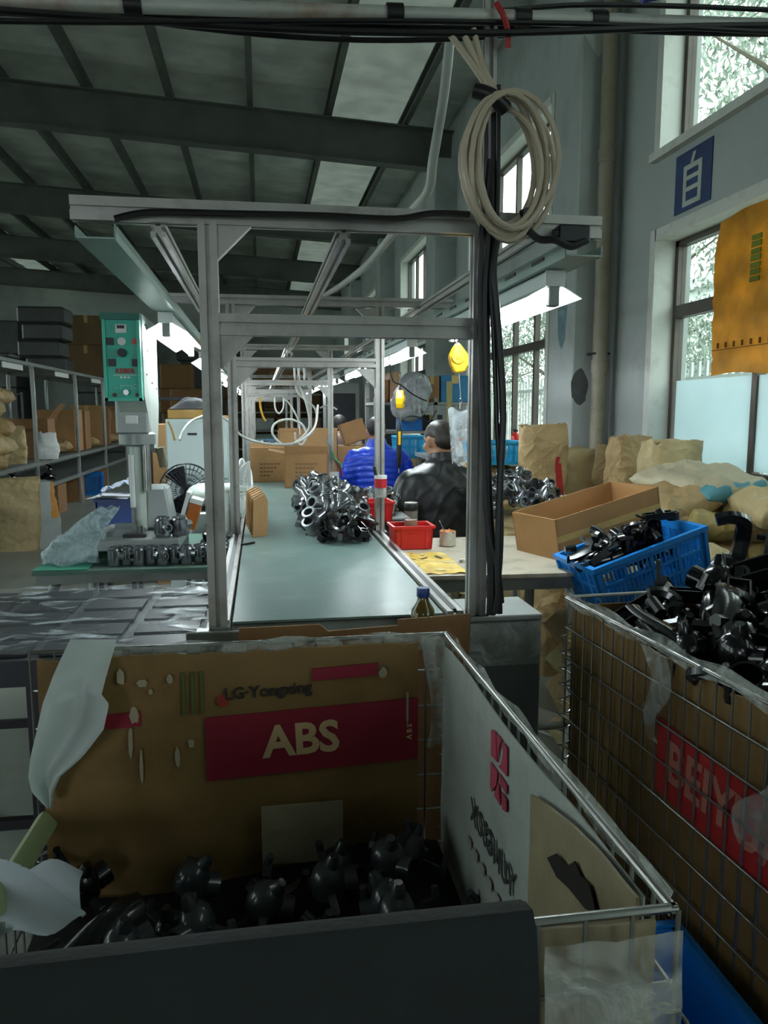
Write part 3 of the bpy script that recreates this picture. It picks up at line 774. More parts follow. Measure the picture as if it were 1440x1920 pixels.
for nm, fn in (('lever', part_lever), ('shell', part_shell), ('elbow', part_elbow), ('clip', part_clip), ('tee', part_tee), ('body', part_body)):
    b = fn()
    for mn, mt in (('black', m_blackpart), ('grey', m_greypart), ('metal', m_chrome)):
        PROTO_ME[nm, mn] = b.mesh('moulded_part_' + nm, mt, smooth=35, fix=True)
def scatter(name, label, cat, group, kinds, x0, x1, y0, y1, zf, layers, gap, seed, tilt=.5, scale=1.0, inside=None, dz=.035, lift=.02):
    """lay individual parts in rough layers over a heap surface zf(x, y)"""
    rnd = random.Random(seed); out = []
    for k in range(layers):
        placed = []
        for _ in range(900):
            x, y = rnd.uniform(x0, x1), rnd.uniform(y0, y1)
            if inside and not inside(x, y): continue
            if any((x - a) ** 2 + (y - b) ** 2 < gap * gap for a, b in placed): continue
            placed.append((x, y))
            me = PROTO_ME[rnd.choice(kinds)]
            o = obj(name, me); o.location = (x, y, zf(x, y) - (layers - 1 - k) * dz + lift + rnd.uniform(-.01, .015))
            o.rotation_euler = (rnd.gauss(0, tilt), rnd.gauss(0, tilt), rnd.uniform(0, 6.28)); o.scale = (scale,) * 3
            tag(o, label, cat, group); out.append(o)
    return out

# ================================================================ wire cages
def wire_panel(w, h, dx=.05, dz=.08, r=.0027, rim=.005):
    """panel in the XZ plane, origin at its lower left"""
    b = MB(); n = round(w / dx)
    for i in range(n + 1): x = w * i / n; b.cyl((x, 0, 0), (x, 0, h), r, n=5)
    m = round(h / dz)
    for j in range(m + 1):
        z = h * j / m; b.cyl((0, .004, z), (w, .004, z), r if j < m else rim, n=6)
    return b
def cage(label, W, D, H, z0, loc, rz, left_h, others):
    t = thing('wire_cage', label, 'wire bin', loc, rz)
    for nm, m, w, h in (('back_mesh', Matrix.Translation((0, D, z0)), W, H), ('front_mesh', Matrix.Translation((0, 0, z0)), W, H),
                        ('left_mesh', Matrix.Translation((0, 0, z0)) @ Matrix.Rotation(PI / 2, 4, 'Z'), D, left_h), ('right_mesh', Matrix.Translation((W, 0, z0)) @ Matrix.Rotation(PI / 2, 4, 'Z'), D, H)):
        b = wire_panel(w, h); me = b.mesh(nm, m_wire, smooth=60); me.transform(m); obj(nm, me, t)
    b = wire_panel(W, D, .07, .07); me = b.mesh('base_mesh', m_wire); me.transform(Matrix.Translation((0, 0, z0)) @ Matrix.Rotation(-PI / 2, 4, 'X') @ Matrix.Scale(-1, 4, (0, 0, 1))); obj('base_mesh', me, t)
    for x in (0.02, W - .02):
        for y in (.02, D - .02): MB().bb(x - .02, x + .02, y - .02, y + .02, 0, z0).build('foot', m_steel, t)
    for cx, cy in ((0, 0), (W, 0), (0, D), (W, D)):     # spiral hinges at the corners
        hh = H if cx or left_h == H else left_h
        pts = [(cx + .017 * math.cos(a), cy + .017 * math.sin(a), z0 + hh * .12 + hh * .75 * i / 160) for i in range(161) for a in (i * .5,)]
        MB().tube(pts, .0022, 5).build('spiral_hinge', m_wire, t, smooth=True)
    return t
m_oldcard = M('old_carton', '7D6239', 0.7, 0, 0.16, 3.5, bump=0.25, bscale=9, dirt='57421F', dirt_amt=0.6, dirt_scale=3.5, spec=.35)
B1X0, B1X1, B1Y0, B1Y1, B1Z = -.485, .408, .668, 1.655, .85
cg = cage('near wire mesh bin lined with old cartons', B1X1 - B1X0, B1Y1 - B1Y0, B1Z - .1, .1, (B1X0, B1Y0, 0), 0, .38, None)
# carton lining its back
tilt = R(2.2); tx = (math.cos(tilt), 0, math.sin(tilt)); tz = (-math.sin(tilt), 0, math.cos(tilt))
lc = thing('carton_liner', 'flattened brown ABS carton lining the back of near bin', 'carton', (0, 0, 0))
yb = 1.632
def wav(x, z): return .006 * fnoise((x * 4, z * 4, 0), 1.3)
MB().sheet(30, 24, lambda u, v: (-.465 + u * .80, yb + wav(u, v), .115 + v * (.728 - .018 * abs(fnoise((u * 9, 0, 3), 1)))), .005).build('sheet', m_oldcard, lc, smooth=True)
yt = yb - .0095
def pr_quad(x0, x1, z0, z1, mat, nm, sl=math.tan(tilt)):
    b = MB(); b.add([(x0, yt, z0 + (x0) * sl), (x1, yt, z0 + x1 * sl), (x1, yt, z1 + x1 * sl), (x0, yt, z1 + x0 * sl), (x0, yt + .004, z0 + x0 * sl), (x1, yt + .004, z0 + x1 * sl), (x1, yt + .004, z1 + x1 * sl), (x0, yt + .004, z1 + x0 * sl)],
                    [(0, 1, 2, 3), (0, 4, 5, 1), (1, 5, 6, 2), (2, 6, 7, 3), (3, 7, 4, 0)])
    return b.build(nm, mat, lc)
pr_quad(-.13, .335, .562, .704, m_ink_red, 'red_band')
text('ABS', .098, m_ink_pale, lc, (.075, yt - .001, .636), tx, tz, 'printed_letters', bold=.0028)
text('LG·Yongxing', .036, m_ink_black, lc, (.005, yt - .0005, .752), tx, tz, 'printed_letters', bold=.0008)
dot = MB().prism([(.0135 * math.cos(k * PI / 9), .0135 * math.sin(k * PI / 9)) for k in range(18)], .001, Matrix(((1, 0, 0, -.091), (0, 0, -1, yt), (0, 1, 0, .736), (0, 0, 0, 1))))
dot.build('red_dot', M('dull_red_ink', '8E2A1C', .7), lc)
pr_quad(.10, .243, .765, .792, m_ink_red, 'red_label')
text('A B S', .016, m_ink_pale, lc, (.315, yt - .001, .64), (0, 0, 1), (-1, 0, 0), 'printed_letters', bold=.0005)
for k in range(3): pr_quad(-.176 + k * .019, -.170 + k * .019, .715, .808, M('green_ink', '4C5A2C', .75), 'green_stripe')
pr_quad(-.335, -.262, .70, .732, m_ink_red, 'red_label')
rnd = random.Random(17); m_fleck = M('torn_paper_glint', '9C9178', .7)  # pale flecks: torn paper with plastic highlights painted in
for fx, fz, fw, fh in ((-.30, .80, .010, .02), (-.255, .785, .012, .011), (-.24, .765, .006, .006), (-.20, .79, .008, .012), (-.275, .715, .011, .024), (-.285, .66, .006, .04), (-.265, .60, .004, .05), (-.19, .615, .007, .024), (-.16, .645, .008, .012), (.255, .78, .01, .016), (.31, .70, .004, .05)):
    pol = [(fw * (.6 + .5 * rnd.random()) * math.cos(k * PI / 4), fh * (.6 + .5 * rnd.random()) * math.sin(k * PI / 4)) for k in range(8)]
    MB().prism(pol, .0015, Matrix(((1, 0, 0, fx), (0, 0, -1, yt - .0005), (0, 1, 0, fz), (0, 0, 0, 1)))).build('torn_glint', m_fleck, lc)
# loose inner carton flap low at the back
fl = thing('grey_carton_flap', 'pale grey carton flap standing in the pile of the near bin', 'carton', (0, 0, 0))
MB().sheet(6, 5, lambda u, v: (-.015 + u * .175, yb - .04 - .01 * u + .003 * fnoise((u, v, 0), 3), .37 + v * .135 + .006 * u), .004).build('sheet', M('pale_card', '8A8268', .75, 0, .1, 8), fl)
# right side: white woven sack
xs = .393
ws = thing('woven_sack_liner', 'white woven sack with red emblem lining right side of near bin', 'sack', (0, 0, 0))
def wsf(u, v):
    y = 1.63 - u * .92; z = .22 + v * (.615 + .006 * math.sin(u * 9))
    return (xs - .004 * abs(fnoise((u * 5, v * 4, 2), 1)), y, z)
MB().sheet(34, 20, wsf, .0025).build('sheet', M('white_woven_sack', 'A9AEA9', .55, 0, .1, 6, bump=.5, bscale=11, dirt='7B7E78', dirt_amt=.45, dirt_scale=6), ws, smooth=True)
xp = xs - .0068
m_pink = M('faded_red_ink', 'A83A52', .7, 0, .15, 12)
lg = MB()
def LQ(pts):  # logo pieces, (u to viewer's right, v up) about the logo centre
    cy, cz = 1.198, .745
    lg.add([(xp, cy - u, cz + v) for u, v in pts] + [(xp + .002, cy - u, cz + v) for u, v in pts],
           [tuple(range(len(pts)))] + [(i, (i + 1) % len(pts), len(pts) + (i + 1) % len(pts), len(pts) + i) for i in range(len(pts))])
LQ([(-.045, .055), (-.02, .06), (-.008, .012), (-.045, .008)]); LQ([(-.014, .06), (.012, .06), (.004, .05), (-.002, .03), (-.004, .014)]); LQ([(.018, .06), (.042, .06), (.045, .012), (.0, .008), (.014, .02), (.022, .04)])
LQ([(-.045, -.005), (-.006, -.005), (-.01, -.03), (-.035, -.055), (-.045, -.05)]); LQ([(.002, -.003), (.045, -.003), (.045, -.02), (.012, -.018)]); LQ([(.0, -.02), (.014, -.055), (-.022, -.055)]); LQ([(.018, -.028), (.045, -.028), (.045, -.05), (.024, -.056)])
lg.build('red_emblem', m_pink, ws)
text('YUNGSOX', .062, M('grey_ink', '3A403E', .7), ws, (xp, 1.235, .588), (0, -1, 0), (0, 0, 1), 'printed_letters', bold=.0015, sx=.86, mirror=True)
fk = MB()
for k in range(7): fk.bb(xp, xp + .002, 1.36 - k * .045, 1.385 - k * .045, .505, .522)
fk.build('faint_print', M('faint_pink_ink', '9E9692', .7), ws)
# front right: torn carton and plastic
fc = thing('torn_carton', 'torn pale carton wrapped in plastic at near bin front corner', 'carton', (0, 0, 0))
m_paleboard = M('pale_dirty_card', '8B8064', .65, 0, .2, 6, bump=.4, bscale=10, dirt='5A5138', dirt_amt=.6, dirt_scale=8)
MB().sheet(14, 12, lambda u, v: (.02 + u * .372, .685 + .008 * fnoise((u * 4, v * 4, 5), 1.2), .14 + v * .69), .004).build('front_sheet', m_paleboard, fc, smooth=True)
MB().sheet(12, 10, lambda u, v: (.384 - .004 * v + .003 * fnoise((u * 5, v * 5, 8), 1), .70 + u * .32, .3 + v * (.545 - .05 * u * u)), .004).build('side_sheet', m_paleboard, fc, smooth=True)
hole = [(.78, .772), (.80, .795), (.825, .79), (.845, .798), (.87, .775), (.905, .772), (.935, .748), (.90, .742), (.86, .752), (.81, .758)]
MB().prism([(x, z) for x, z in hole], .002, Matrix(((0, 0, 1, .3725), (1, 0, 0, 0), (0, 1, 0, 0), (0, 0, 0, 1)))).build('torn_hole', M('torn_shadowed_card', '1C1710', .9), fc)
m_wrap = M_film('stretch_wrap', 'B9BDB6', .34, .12, .7, 13, .8)
pw = thing('stretch_wrap', 'crumpled clear stretch wrap over the front of near bin', 'plastic wrap', (0, 0, 0))
MB().sheet(26, 26, lambda u, v: (.262 + u * .145, .657 - .016 * abs(crumple((u * .15, 0, v * .6), 14)), .16 + v * .675), .001).build('front_wrap', m_wrap, pw, smooth=True)
MB().sheet(20, 10, lambda u, v: (.405 + .008 * fnoise((u * 9, v * 3, 4), 1), .68 + u * .98, .856 - (v - .3) * .03 + .004 * math.sin(u * 30)), .0015).build('rim_wrap', m_wrap, pw, smooth=True)
MB().sheet(20, 8, lambda u, v: (-.4 + u * .8, 1.652 + .006 * fnoise((u * 9, v * 3, 7), 1), .858 - v * .035 + .006 * math.sin(u * 25)), .0015).build('rim_wrap', m_wrap, pw, smooth=True)
MB().sheet(8, 8, lambda u, v: (.355 + u * .05 + .01 * math.sin(v * 5), 1.625 - .008 * math.sin(u * 9 + v * 4), .60 + v * .255), .001).build('corner_wrap', m_wrap, pw, smooth=True)
# black cloth over the front edge
def clf(u, v):
    x = -.62 + u * .875
    fold = .018 * math.sin(x * 17 + .6) + .012 * math.sin(x * 31)
    s = v * 1.0
    if s < .16: return (x, .665 + .10 * (1 - s / .16) + 0, .80 + .062 * math.sin(s / .16 * PI / 2) - .012 * max(0, -x))
    k = (s - .16) / .84
    return (x - .012 * k * u, .665 - .02 * math.sin(min(1, k * 6) * PI / 2) - .10 * k * k - fold * min(1, k * 2.2) * .8, .862 - .012 * max(0, -x) - k * .62)
bc = MB().sheet(60, 34, clf, .004).build('black_cloth', M('black_cloth', '131B1B', .85, 0, .2, 6, bump=.15, bscale=90), None, smooth=True)
tag(bc, 'black cloth draped over the front edge of near bin', 'cloth')
# pale strip on the low left gate
gs = MB().sheet(20, 8, lambda u, v: (-.472 + .05 * (v - .5) + .006 * math.sin(u * 7), .70 + u * .93, .492 + .02 * math.sin(v * PI) - .02 * abs(v - .5)), .003).build('gate_strip', M('pale_green_foam', '8F9B72', .6, 0, .12, 7), None, smooth=True)
tag(gs, 'pale green foam strip along the low side gate of near bin', 'foam strip')
# hanging white film at the back left corner
rows = [(1207, 125, 214), (1250, 108, 205), (1292, 94, 196), (1306, 90, 212), (1350, 82, 203), (1400, 70, 165), (1440, 64, 122), (1472, 68, 107), (1508, 94, 100)]
def hf(u, v):
    t = v * (len(rows) - 1); i = min(len(rows) - 2, int(t)); f = t - i
    y = rows[i][0] * (1 - f) + rows[i + 1][0] * f; a = rows[i][1] * (1 - f) + rows[i + 1][1] * f; b = rows[i][2] * (1 - f) + rows[i + 1][2] * f
    p = at(a + (b - a) * u, y, 1.598 - .0); p.y += -.02 * math.sin(u * 7 + v * 2) * min(1, v * 2) - .03 * math.sin(v * PI) + .03 * (1 - min(1, v * 6))
    return p
hb = MB().sheet(24, 36, hf, .001).build('white_film', M_sheet('white_film', 'D3DBD8', .4, .35, .25, 9, .1, 5), None, smooth=True)
tag(hb, 'crumpled white plastic film hanging from back left corner of near bin', 'plastic film')
wb = MB().sheet(20, 18, lambda u, v: (-.56 + u * .24 - .02 * v, 1.30 + .09 * v + .02 * math.sin(u * 8 + v * 5), .43 + .085 * math.sin(u * PI * .75) * (.5 + .5 * v) + .014 * math.sin(u * 14 + v * 9) + .03 * v), .001).build('white_bag', M_sheet('white_bag_film', 'D5DDE2', .35, .3, .3, 10, .1, 5), None, smooth=True)
tag(wb, 'crumpled white plastic bag lying on left edge of near bin', 'plastic bag')
# contents of the near bin
def z1(x, y): return .36 + .04 * (x > .05) * min(1, (x - .05) * 4) + .05 * max(0, (y - 1.2)) + .02 * math.sin(x * 9) - .06 * (x < -.1) * min(1, (-.1 - x) * 2)
base1 = MB().sheet(20, 20, lambda u, v: (-.47 + u * .85, .69 + v * .93, z1(-.47 + u * .85, .69 + v * .93) - .045), .01).build('shade_fill', M('shade_fill', '060607', .8), None)  # near-black sheet stands in for deep shade between the parts
tag(base1, 'near-black sheet painting the shade below parts in near bin', 'parts', kind='stuff')
scatter('moulded_lever', 'black moulded lever part with dome and arms in near bin', 'plastic part', 'moulded levers in the near bin', [('lever', 'grey')] * 4 + [('lever', 'black')], -.28, .33, .78, 1.57, z1, 2, .128, 5, .25, 1.0, lift=.0)
scatter('moulded_lever', 'black moulded lever part at the dark left of near bin', 'plastic part', 'moulded levers at the left of near bin', [('lever', 'black'), ('shell', 'black')], -.43, -.31, .82, 1.56, z1, 1, .13, 6, .3, 1.0)

# ================================================================ second bin, right
B2 = (.872, 1.0); rz2 = math.atan2(.813 - .861, 1.944 - 1.17)
c2 = Vector((.813, 1.944, 0)); d2 = Vector((math.sin(-0), 0, 0))
yax = Vector((.813 - .861, 1.944 - 1.17, 0)).normalized(); xax = Vector((yax.y, -yax.x, 0))
D2, W2 = .98, .86
org = c2 - yax * D2
RZ2 = math.atan2(xax.y, xax.x)
cage('right wire mesh bin heaped with glossy black parts', W2, D2, .75, .1, org, RZ2, .75, None)
def l2w(x, y, z): return org + xax * x + yax * y + Vector((0, 0, z))
rc = thing('carton_liner', 'brown carton with red printed band lining right mesh bin', 'carton', org, RZ2)
xi = .012
MB().sheet(30, 20, lambda u, v: (xi + .005 * fnoise((u * 6, v * 5, 3), 1), .01 + u * (D2 - .02), .12 + v * (.715 - .03 * math.sin(u * 14) ** 2 * .4)), .005).build('sheet', m_oldcard, rc, smooth=True)
MB().sheet(14, 12, lambda u, v: (.01 + u * (W2 - .02), D2 - .012, .12 + v * .71), .005).build('back_sheet', m_oldcard, rc, smooth=True)
MB().sheet(14, 12, lambda u, v: (W2 - .012, .01 + u * (D2 - .02), .12 + v * .71), .005).build('side_sheet', m_oldcard, rc, smooth=True)
MB().sheet(14, 12, lambda u, v: (.01 + u * (W2 - .02), .012, .12 + v * .71), .005).build('front_sheet', m_oldcard, rc, smooth=True)
m_red2 = M('bright_red_ink', 'A8201E', .65, 0, .12, 8, dirt='7E1716', dirt_amt=.4)
bd = MB(); xq = xi - .009
# band slopes down towards the near end
def y2(Y): return (Y - org.y) / yax.y
bd.add([(xq, y2(1.50), .525), (xq, y2(1.0), .50), (xq, y2(1.0), .66), (xq, y2(1.50), .69), (xq + .003, y2(1.50), .525), (xq + .003, y2(1.0), .50), (xq + .003, y2(1.0), .66), (xq + .003, y2(1.50), .69)],
       [(0, 1, 2, 3), (0, 4, 5, 1), (1, 5, 6, 2), (2, 6, 7, 3), (3, 7, 4, 0)])
bd.build('red_band', m_red2, rc)
text('BEIYUAN', .125, M('pale_pink_ink', 'B0705C', .7), rc, (xq - .001, y2(1.46), .607), (0, -1, -.05), (0, -.05, 1), 'printed_letters', bold=.003, align='LEFT', sx=.9)
rw = thing('stretch_wrap', 'torn clear plastic snagged along the rim of right mesh bin', 'plastic wrap', org, RZ2)
MB().sheet(30, 8, lambda u, v: (-.008 + .012 * fnoise((u * 9, v * 3, 4), 1), u * D2, .858 - (v - .4) * .035 + .006 * math.sin(u * 26)), .0015).build('rim_wrap', m_wrap, rw, smooth=True)
MB().sheet(10, 12, lambda u, v: (-.012 - .012 * abs(crumple((0, u * .1, v * .3), 16)), y2(1.44) + .05 + (u - .5) * (.03 + .07 * v) + .02 * math.sin(v * 7), .64 + v * .2), .001).build('hanging_scrap', m_wrap, rw, smooth=True)
MB().sheet(10, 12, lambda u, v: (-.012 - .014 * abs(crumple((0, u * .16, v * .3), 16, 4)), y2(1.05) + .08 + (u - .5) * (.16 - .1 * v) + .03 * math.sin(v * 5), .58 + v * .15), .001).build('hanging_scrap', m_wrap, rw, smooth=True)
def z2(x, y):
    l = Vector((x, y, 0)) - org; a = l.dot(xax); b = l.dot(yax)
    e = min(a, W2 - a, b, D2 - b) / .2; e = max(0, min(1, e))
    return .785 + .125 * e * (0.35 + .65 * min(1, max(0, a) / .45)) + .05 * fnoise((x * 3, y * 3, 1), 1.4)
in2 = lambda x, y: (lambda l: .095 < l.dot(xax) < W2 - .06 and .06 < l.dot(yax) < D2 - .08)(Vector((x, y, 0)) - org)
def f2(u, v):
    p = l2w(.02 + u * (W2 - .04), .02 + v * (D2 - .04), 0); p.z = z2(p.x, p.y) - .075; return p
b2 = MB().sheet(20, 20, f2, .01).build('shade_fill', MATS['shade_fill'], None); tag(b2, 'near-black sheet painting the shade below parts in right bin', 'parts', kind='stuff')  # near-black sheet under the heap, gap shade put into its colour
K = [('shell', 'black')] * 3 + [('clip', 'black')] * 2 + [('elbow', 'black')] * 2 + [('lever', 'black'), ('lever', 'black'), ('shell', 'black')]
scatter('moulded_part', 'glossy black moulded part in the heap of right mesh bin', 'plastic part', 'black parts heaped in the right bin', K, org.x - .05, org.x + W2 + .1, org.y - .05, org.y + D2 + .05, z2, 3, .1, 21, .5, 1.12, in2)
bo = obj('moulded_elbow', PROTO_ME['elbow', 'black']); p = at(1385, 1030, 1.85); bo.location = (p.x, p.y, p.z - .015); bo.rotation_euler = (.3, -1.0, .5); bo.scale = (1.25,) * 3
tag(bo, 'tall black elbow part sticking up from the right bin heap', 'plastic part')

# blue tub on the floor between the bins
bt = thing('blue_tub', 'blue plastic tub on the floor between the two mesh bins', 'tub', (.64, 1.02, 0))
tb = MB(); Wt, Dt, Ht = .17, .32, .31
for (x0, x1, y0, y1) in ((-Wt, Wt, -Dt, -Dt + .008), (-Wt, Wt, Dt - .008, Dt), (-Wt, -Wt + .008, -Dt, Dt), (Wt - .008, Wt, -Dt, Dt)): tb.bb(x0, x1, y0, y1, 0, Ht)
tb.bb(-Wt, Wt, -Dt, Dt, 0, .008); tb.build('body', m_blue, bt)
rm = MB()
for (x0, x1, y0, y1) in ((-Wt - .015, Wt + .015, -Dt - .015, -Dt), (-Wt - .015, Wt + .015, Dt, Dt + .015), (-Wt - .015, -Wt, -Dt, Dt), (Wt, Wt + .015, -Dt, Dt)): rm.bb(x0, x1, y0, y1, Ht - .02, Ht + .006)
rm.build('rim', m_blue, bt)

# cardboard against the conveyor end, behind the near bin
cs = thing('cardboard_sheet', 'plain brown cardboard sheet leaning against the conveyor end', 'cardboard', (0, 0, 0))
poly = [(-.062, .0), (.515, .0), (.515, .84), (.33, .833), (.33, .818), (.155, .811), (.135, .829), (-.062, .828)]
MB().prism(poly, .005, Matrix(((1, 0, 0, 0), (0, 0, -1, 1.86), (0, 1, 0, 0), (0, 0, 0, 1)))).build('sheet', m_card2, cs)

# ================================================================ table with wrapped black panels, left
ft = thing('panel_table', 'dark steel table carrying black panels under plastic', 'table', (-.55, 2.3, 0))
MB().bb(-.42, .40, -.37, .38, .725, .745).build('top', M('dark_table_top', '525B5B', .5), ft)
for x in (-.38, -.02, .34):
    for y in (-.33, .34): MB().bb(x - .016, x + .016, y - .016, y + .016, 0, .725).build('leg', m_dark, ft)
for y in (-.33, .34): MB().bb(-.38, .34, y - .012, y + .012, .3, .325).build('stretcher', m_dark, ft)
MB().bb(-.42, .40, -.39, -.37, .69, .75).build('front_edge', m_dark, ft)
m_panel = M('black_panel', '121517', .45, 0, .15, 8)
pme = MB().bb(-.085, .085, -.055, .055, 0, .012).mesh('black_panel', m_panel)
for r_ in range(5):
    for c in range(4):
        o = obj('black_slab', pme); o.location = (-.87 + c * .2 + r_ * .006, 2.02 + r_ * .142, .746); o.rotation_euler = (0, 0, .03 * math.sin(r_ * 3 + c))
        tag(o, 'flat black panel laid out under the plastic film on the dark table', 'panel', 'black panels under plastic')
pf = MB().sheet(60, 50, lambda u, v: (-.975 + u * .83, 1.92 + v * .77, .764 + .006 * fnoise((u * 6, v * 10, 0), 1.3) + .007 * max(0, math.sin((u * .9 + v * .45) * 17)) ** 6 + .004 * max(0, math.sin((u * .6 - v) * 23 + 2)) ** 8), .0008).build('clear_film', M_film('panel_film', 'DDE6EC', .13, .08, 1.0, 5, 1.0, (1, 2.6, 1), (.53, .68, .06, .8)), None, smooth=True)  # white bands in the film opacity stand in for highlights
tag(pf, 'glossy clear plastic film spread over the black panels', 'plastic film')
# ================================================================ generic props
def standing_bag(name, label, mat, loc, w, d, h, seed, rz=0, group=None, lean=(0, 0), top=.35, cat='sack'):
    """paper sack standing upright, mouth crumpled"""
    b = MB(); n = 40; m = 30; vs = []; fs = []
    for i in range(m + 1):
        v = i / m; sq = 1 - (1 - top) * max(0, (v - .55) / .45) ** 1.5
        bulge = 1 + .12 * math.sin(min(1, v * 1.25) * PI)
        for j in range(n):
            t = 2 * PI * j / n; c, s = math.cos(t), math.sin(t)
            e = .45; x = math.copysign(abs(c) ** e, c) * w / 2; y = math.copysign(abs(s) ** e, s) * d / 2
            x *= bulge; y *= bulge * sq
            k = .04 * fnoise((x * 7, y * 7, v * 5), 1.0, seed) + .05 * (.35 - abs(fnoise((x * 9, y * 9, v * 7), 1.0, seed + 3)))
            k *= (.5 + v); k += .055 * crumple((x, y, v * h), 7, seed) + .035 * crumple((x, y, v * h), 15, seed + 5)
            z = v * h + (.03 * fnoise((c * 2, s * 2, seed), 1.3) if i == m else 0)
            vs.append((x * (1 + k * 2.2) + lean[0] * v, y * (1 + k * 2.2) + lean[1] * v, z))
    for i in range(m):
        for j in range(n): j2 = (j + 1) % n; fs.append((i * n + j, i * n + j2, (i + 1) * n + j2, (i + 1) * n + j))
    fs.append(tuple(range(n - 1, -1, -1))); fs.append(tuple(range(m * n, (m + 1) * n)))
    b.add(vs, fs); o = b.build(name, mat, None, smooth=60); o.location = loc; o.rotation_euler = (0, 0, rz)
    return tag(o, label, cat, group)
def lying_sack(name, label, mat, loc, l, w, h, seed, rz=0, group=None, tilt=(0, 0), cat='sack'):
    b = MB(); nu, nv = 40, 32
    def f(side):
        def g(u, v):
            x = (u - .5) * l; y = (v - .5) * w
            e = (1 - abs(2 * u - 1) ** 5) ** .5 * (1 - abs(2 * v - 1) ** 5) ** .5
            k = .045 * fnoise((x * 5, y * 5, seed), 1.2) + .05 * (.3 - abs(fnoise((x * 8, y * 8, seed + side), 1.2))) * min(1, e * 2)
            k += .05 * crumple((x, y, 0), 7, seed + side) * min(1, e * 1.5); z = h * .5 * e * side * (1 + k * 6) + h * .5 + (k * .25 if e > .05 else 0)
            return (x * (1 - .05 * e) + .01 * fnoise((y * 6, seed, x), 1), y, z)
        return g
    vs = []; fs = []; idx = {}
    for sd in (0, 1):
        g = f(1 if sd else -1)
        for i in range(nu + 1):
            for j in range(nv + 1):
                if sd and (i in (0, nu) or j in (0, nv)): idx[sd, i, j] = idx[0, i, j]; continue
                idx[sd, i, j] = len(vs); p = g(i / nu, j / nv)
                vs.append(p if (i not in (0, nu) and j not in (0, nv)) else (p[0], p[1], h * .5 + .012 * fnoise((p[0] * 8, p[1] * 8, seed), 1)))
        for i in range(nu):
            for j in range(nv):
                q = (idx[sd, i, j], idx[sd, i + 1, j], idx[sd, i + 1, j + 1], idx[sd, i, j + 1]); fs.append(q if sd else q[::-1])
    b.add(vs, fs); o = b.build(name, mat, None, smooth=70); o.location = loc; o.rotation_euler = (tilt[0], tilt[1], rz)
    return tag(o, label, cat, group)
def print_on(o, mat, test):
    """print in another ink on the faces of o that pass test(centre)"""
    o.data.materials.append(mat); n = len(o.data.materials) - 1
    for p in o.data.polygons:
        if test(p.center): p.material_index = n
def open_box(name, label, mat, loc, w, d, h, rz=0, flaps=(), rot=None, cat='cardboard box', group=None, t=.005):
    o = thing(name, label, cat, loc, rz, group, rot)
    MB().bb(-w / 2, w / 2, -d / 2, d / 2, 0, t).build('base', mat, o)
    MB().bb(-w / 2, w / 2, -d / 2, -d / 2 + t, 0, h).build('front_panel', mat, o); MB().bb(-w / 2, w / 2, d / 2 - t, d / 2, 0, h).build('back_panel', mat, o)
    MB().bb(-w / 2, -w / 2 + t, -d / 2, d / 2, 0, h).build('side_panel', mat, o); MB().bb(w / 2 - t, w / 2, -d / 2, d / 2, 0, h).build('side_panel', mat, o)
    for side, ang, fl in flaps:
        f = MB()
        if side in 'fb':
            s = -1 if side == 'f' else 1; f.bb(-w / 2, w / 2, 0, fl, -t / 2, t / 2); q = f.build('flap', mat, o, loc=(0, s * d / 2, h)); q.rotation_euler = (ang, 0, 0 if s > 0 else PI)
        else:
            s = -1 if side == 'l' else 1; f.bb(-d / 2, d / 2, 0, fl, -t / 2, t / 2); q = f.build('flap', mat, o, loc=(s * w / 2, 0, h)); q.rotation_euler = (ang, 0, -PI / 2 if s > 0 else PI / 2)
    return o
m_tape = M('parcel_tape', 'B59A62', .25, 0, .05, 8)
def carton(label, mat, loc, w, d, h, rz=0, group=None, name='carton'):
    o = thing(name, label, 'cardboard box', loc, rz, group)
    MB().bb(-w / 2, w / 2, -d / 2, d / 2, 0, h).build('body', mat, o, bevel=.004)
    MB().bb(-.03, .03, -d / 2 - .001, d / 2 + .001, h * .75, h + .001).build('tape', m_tape, o)
    return o
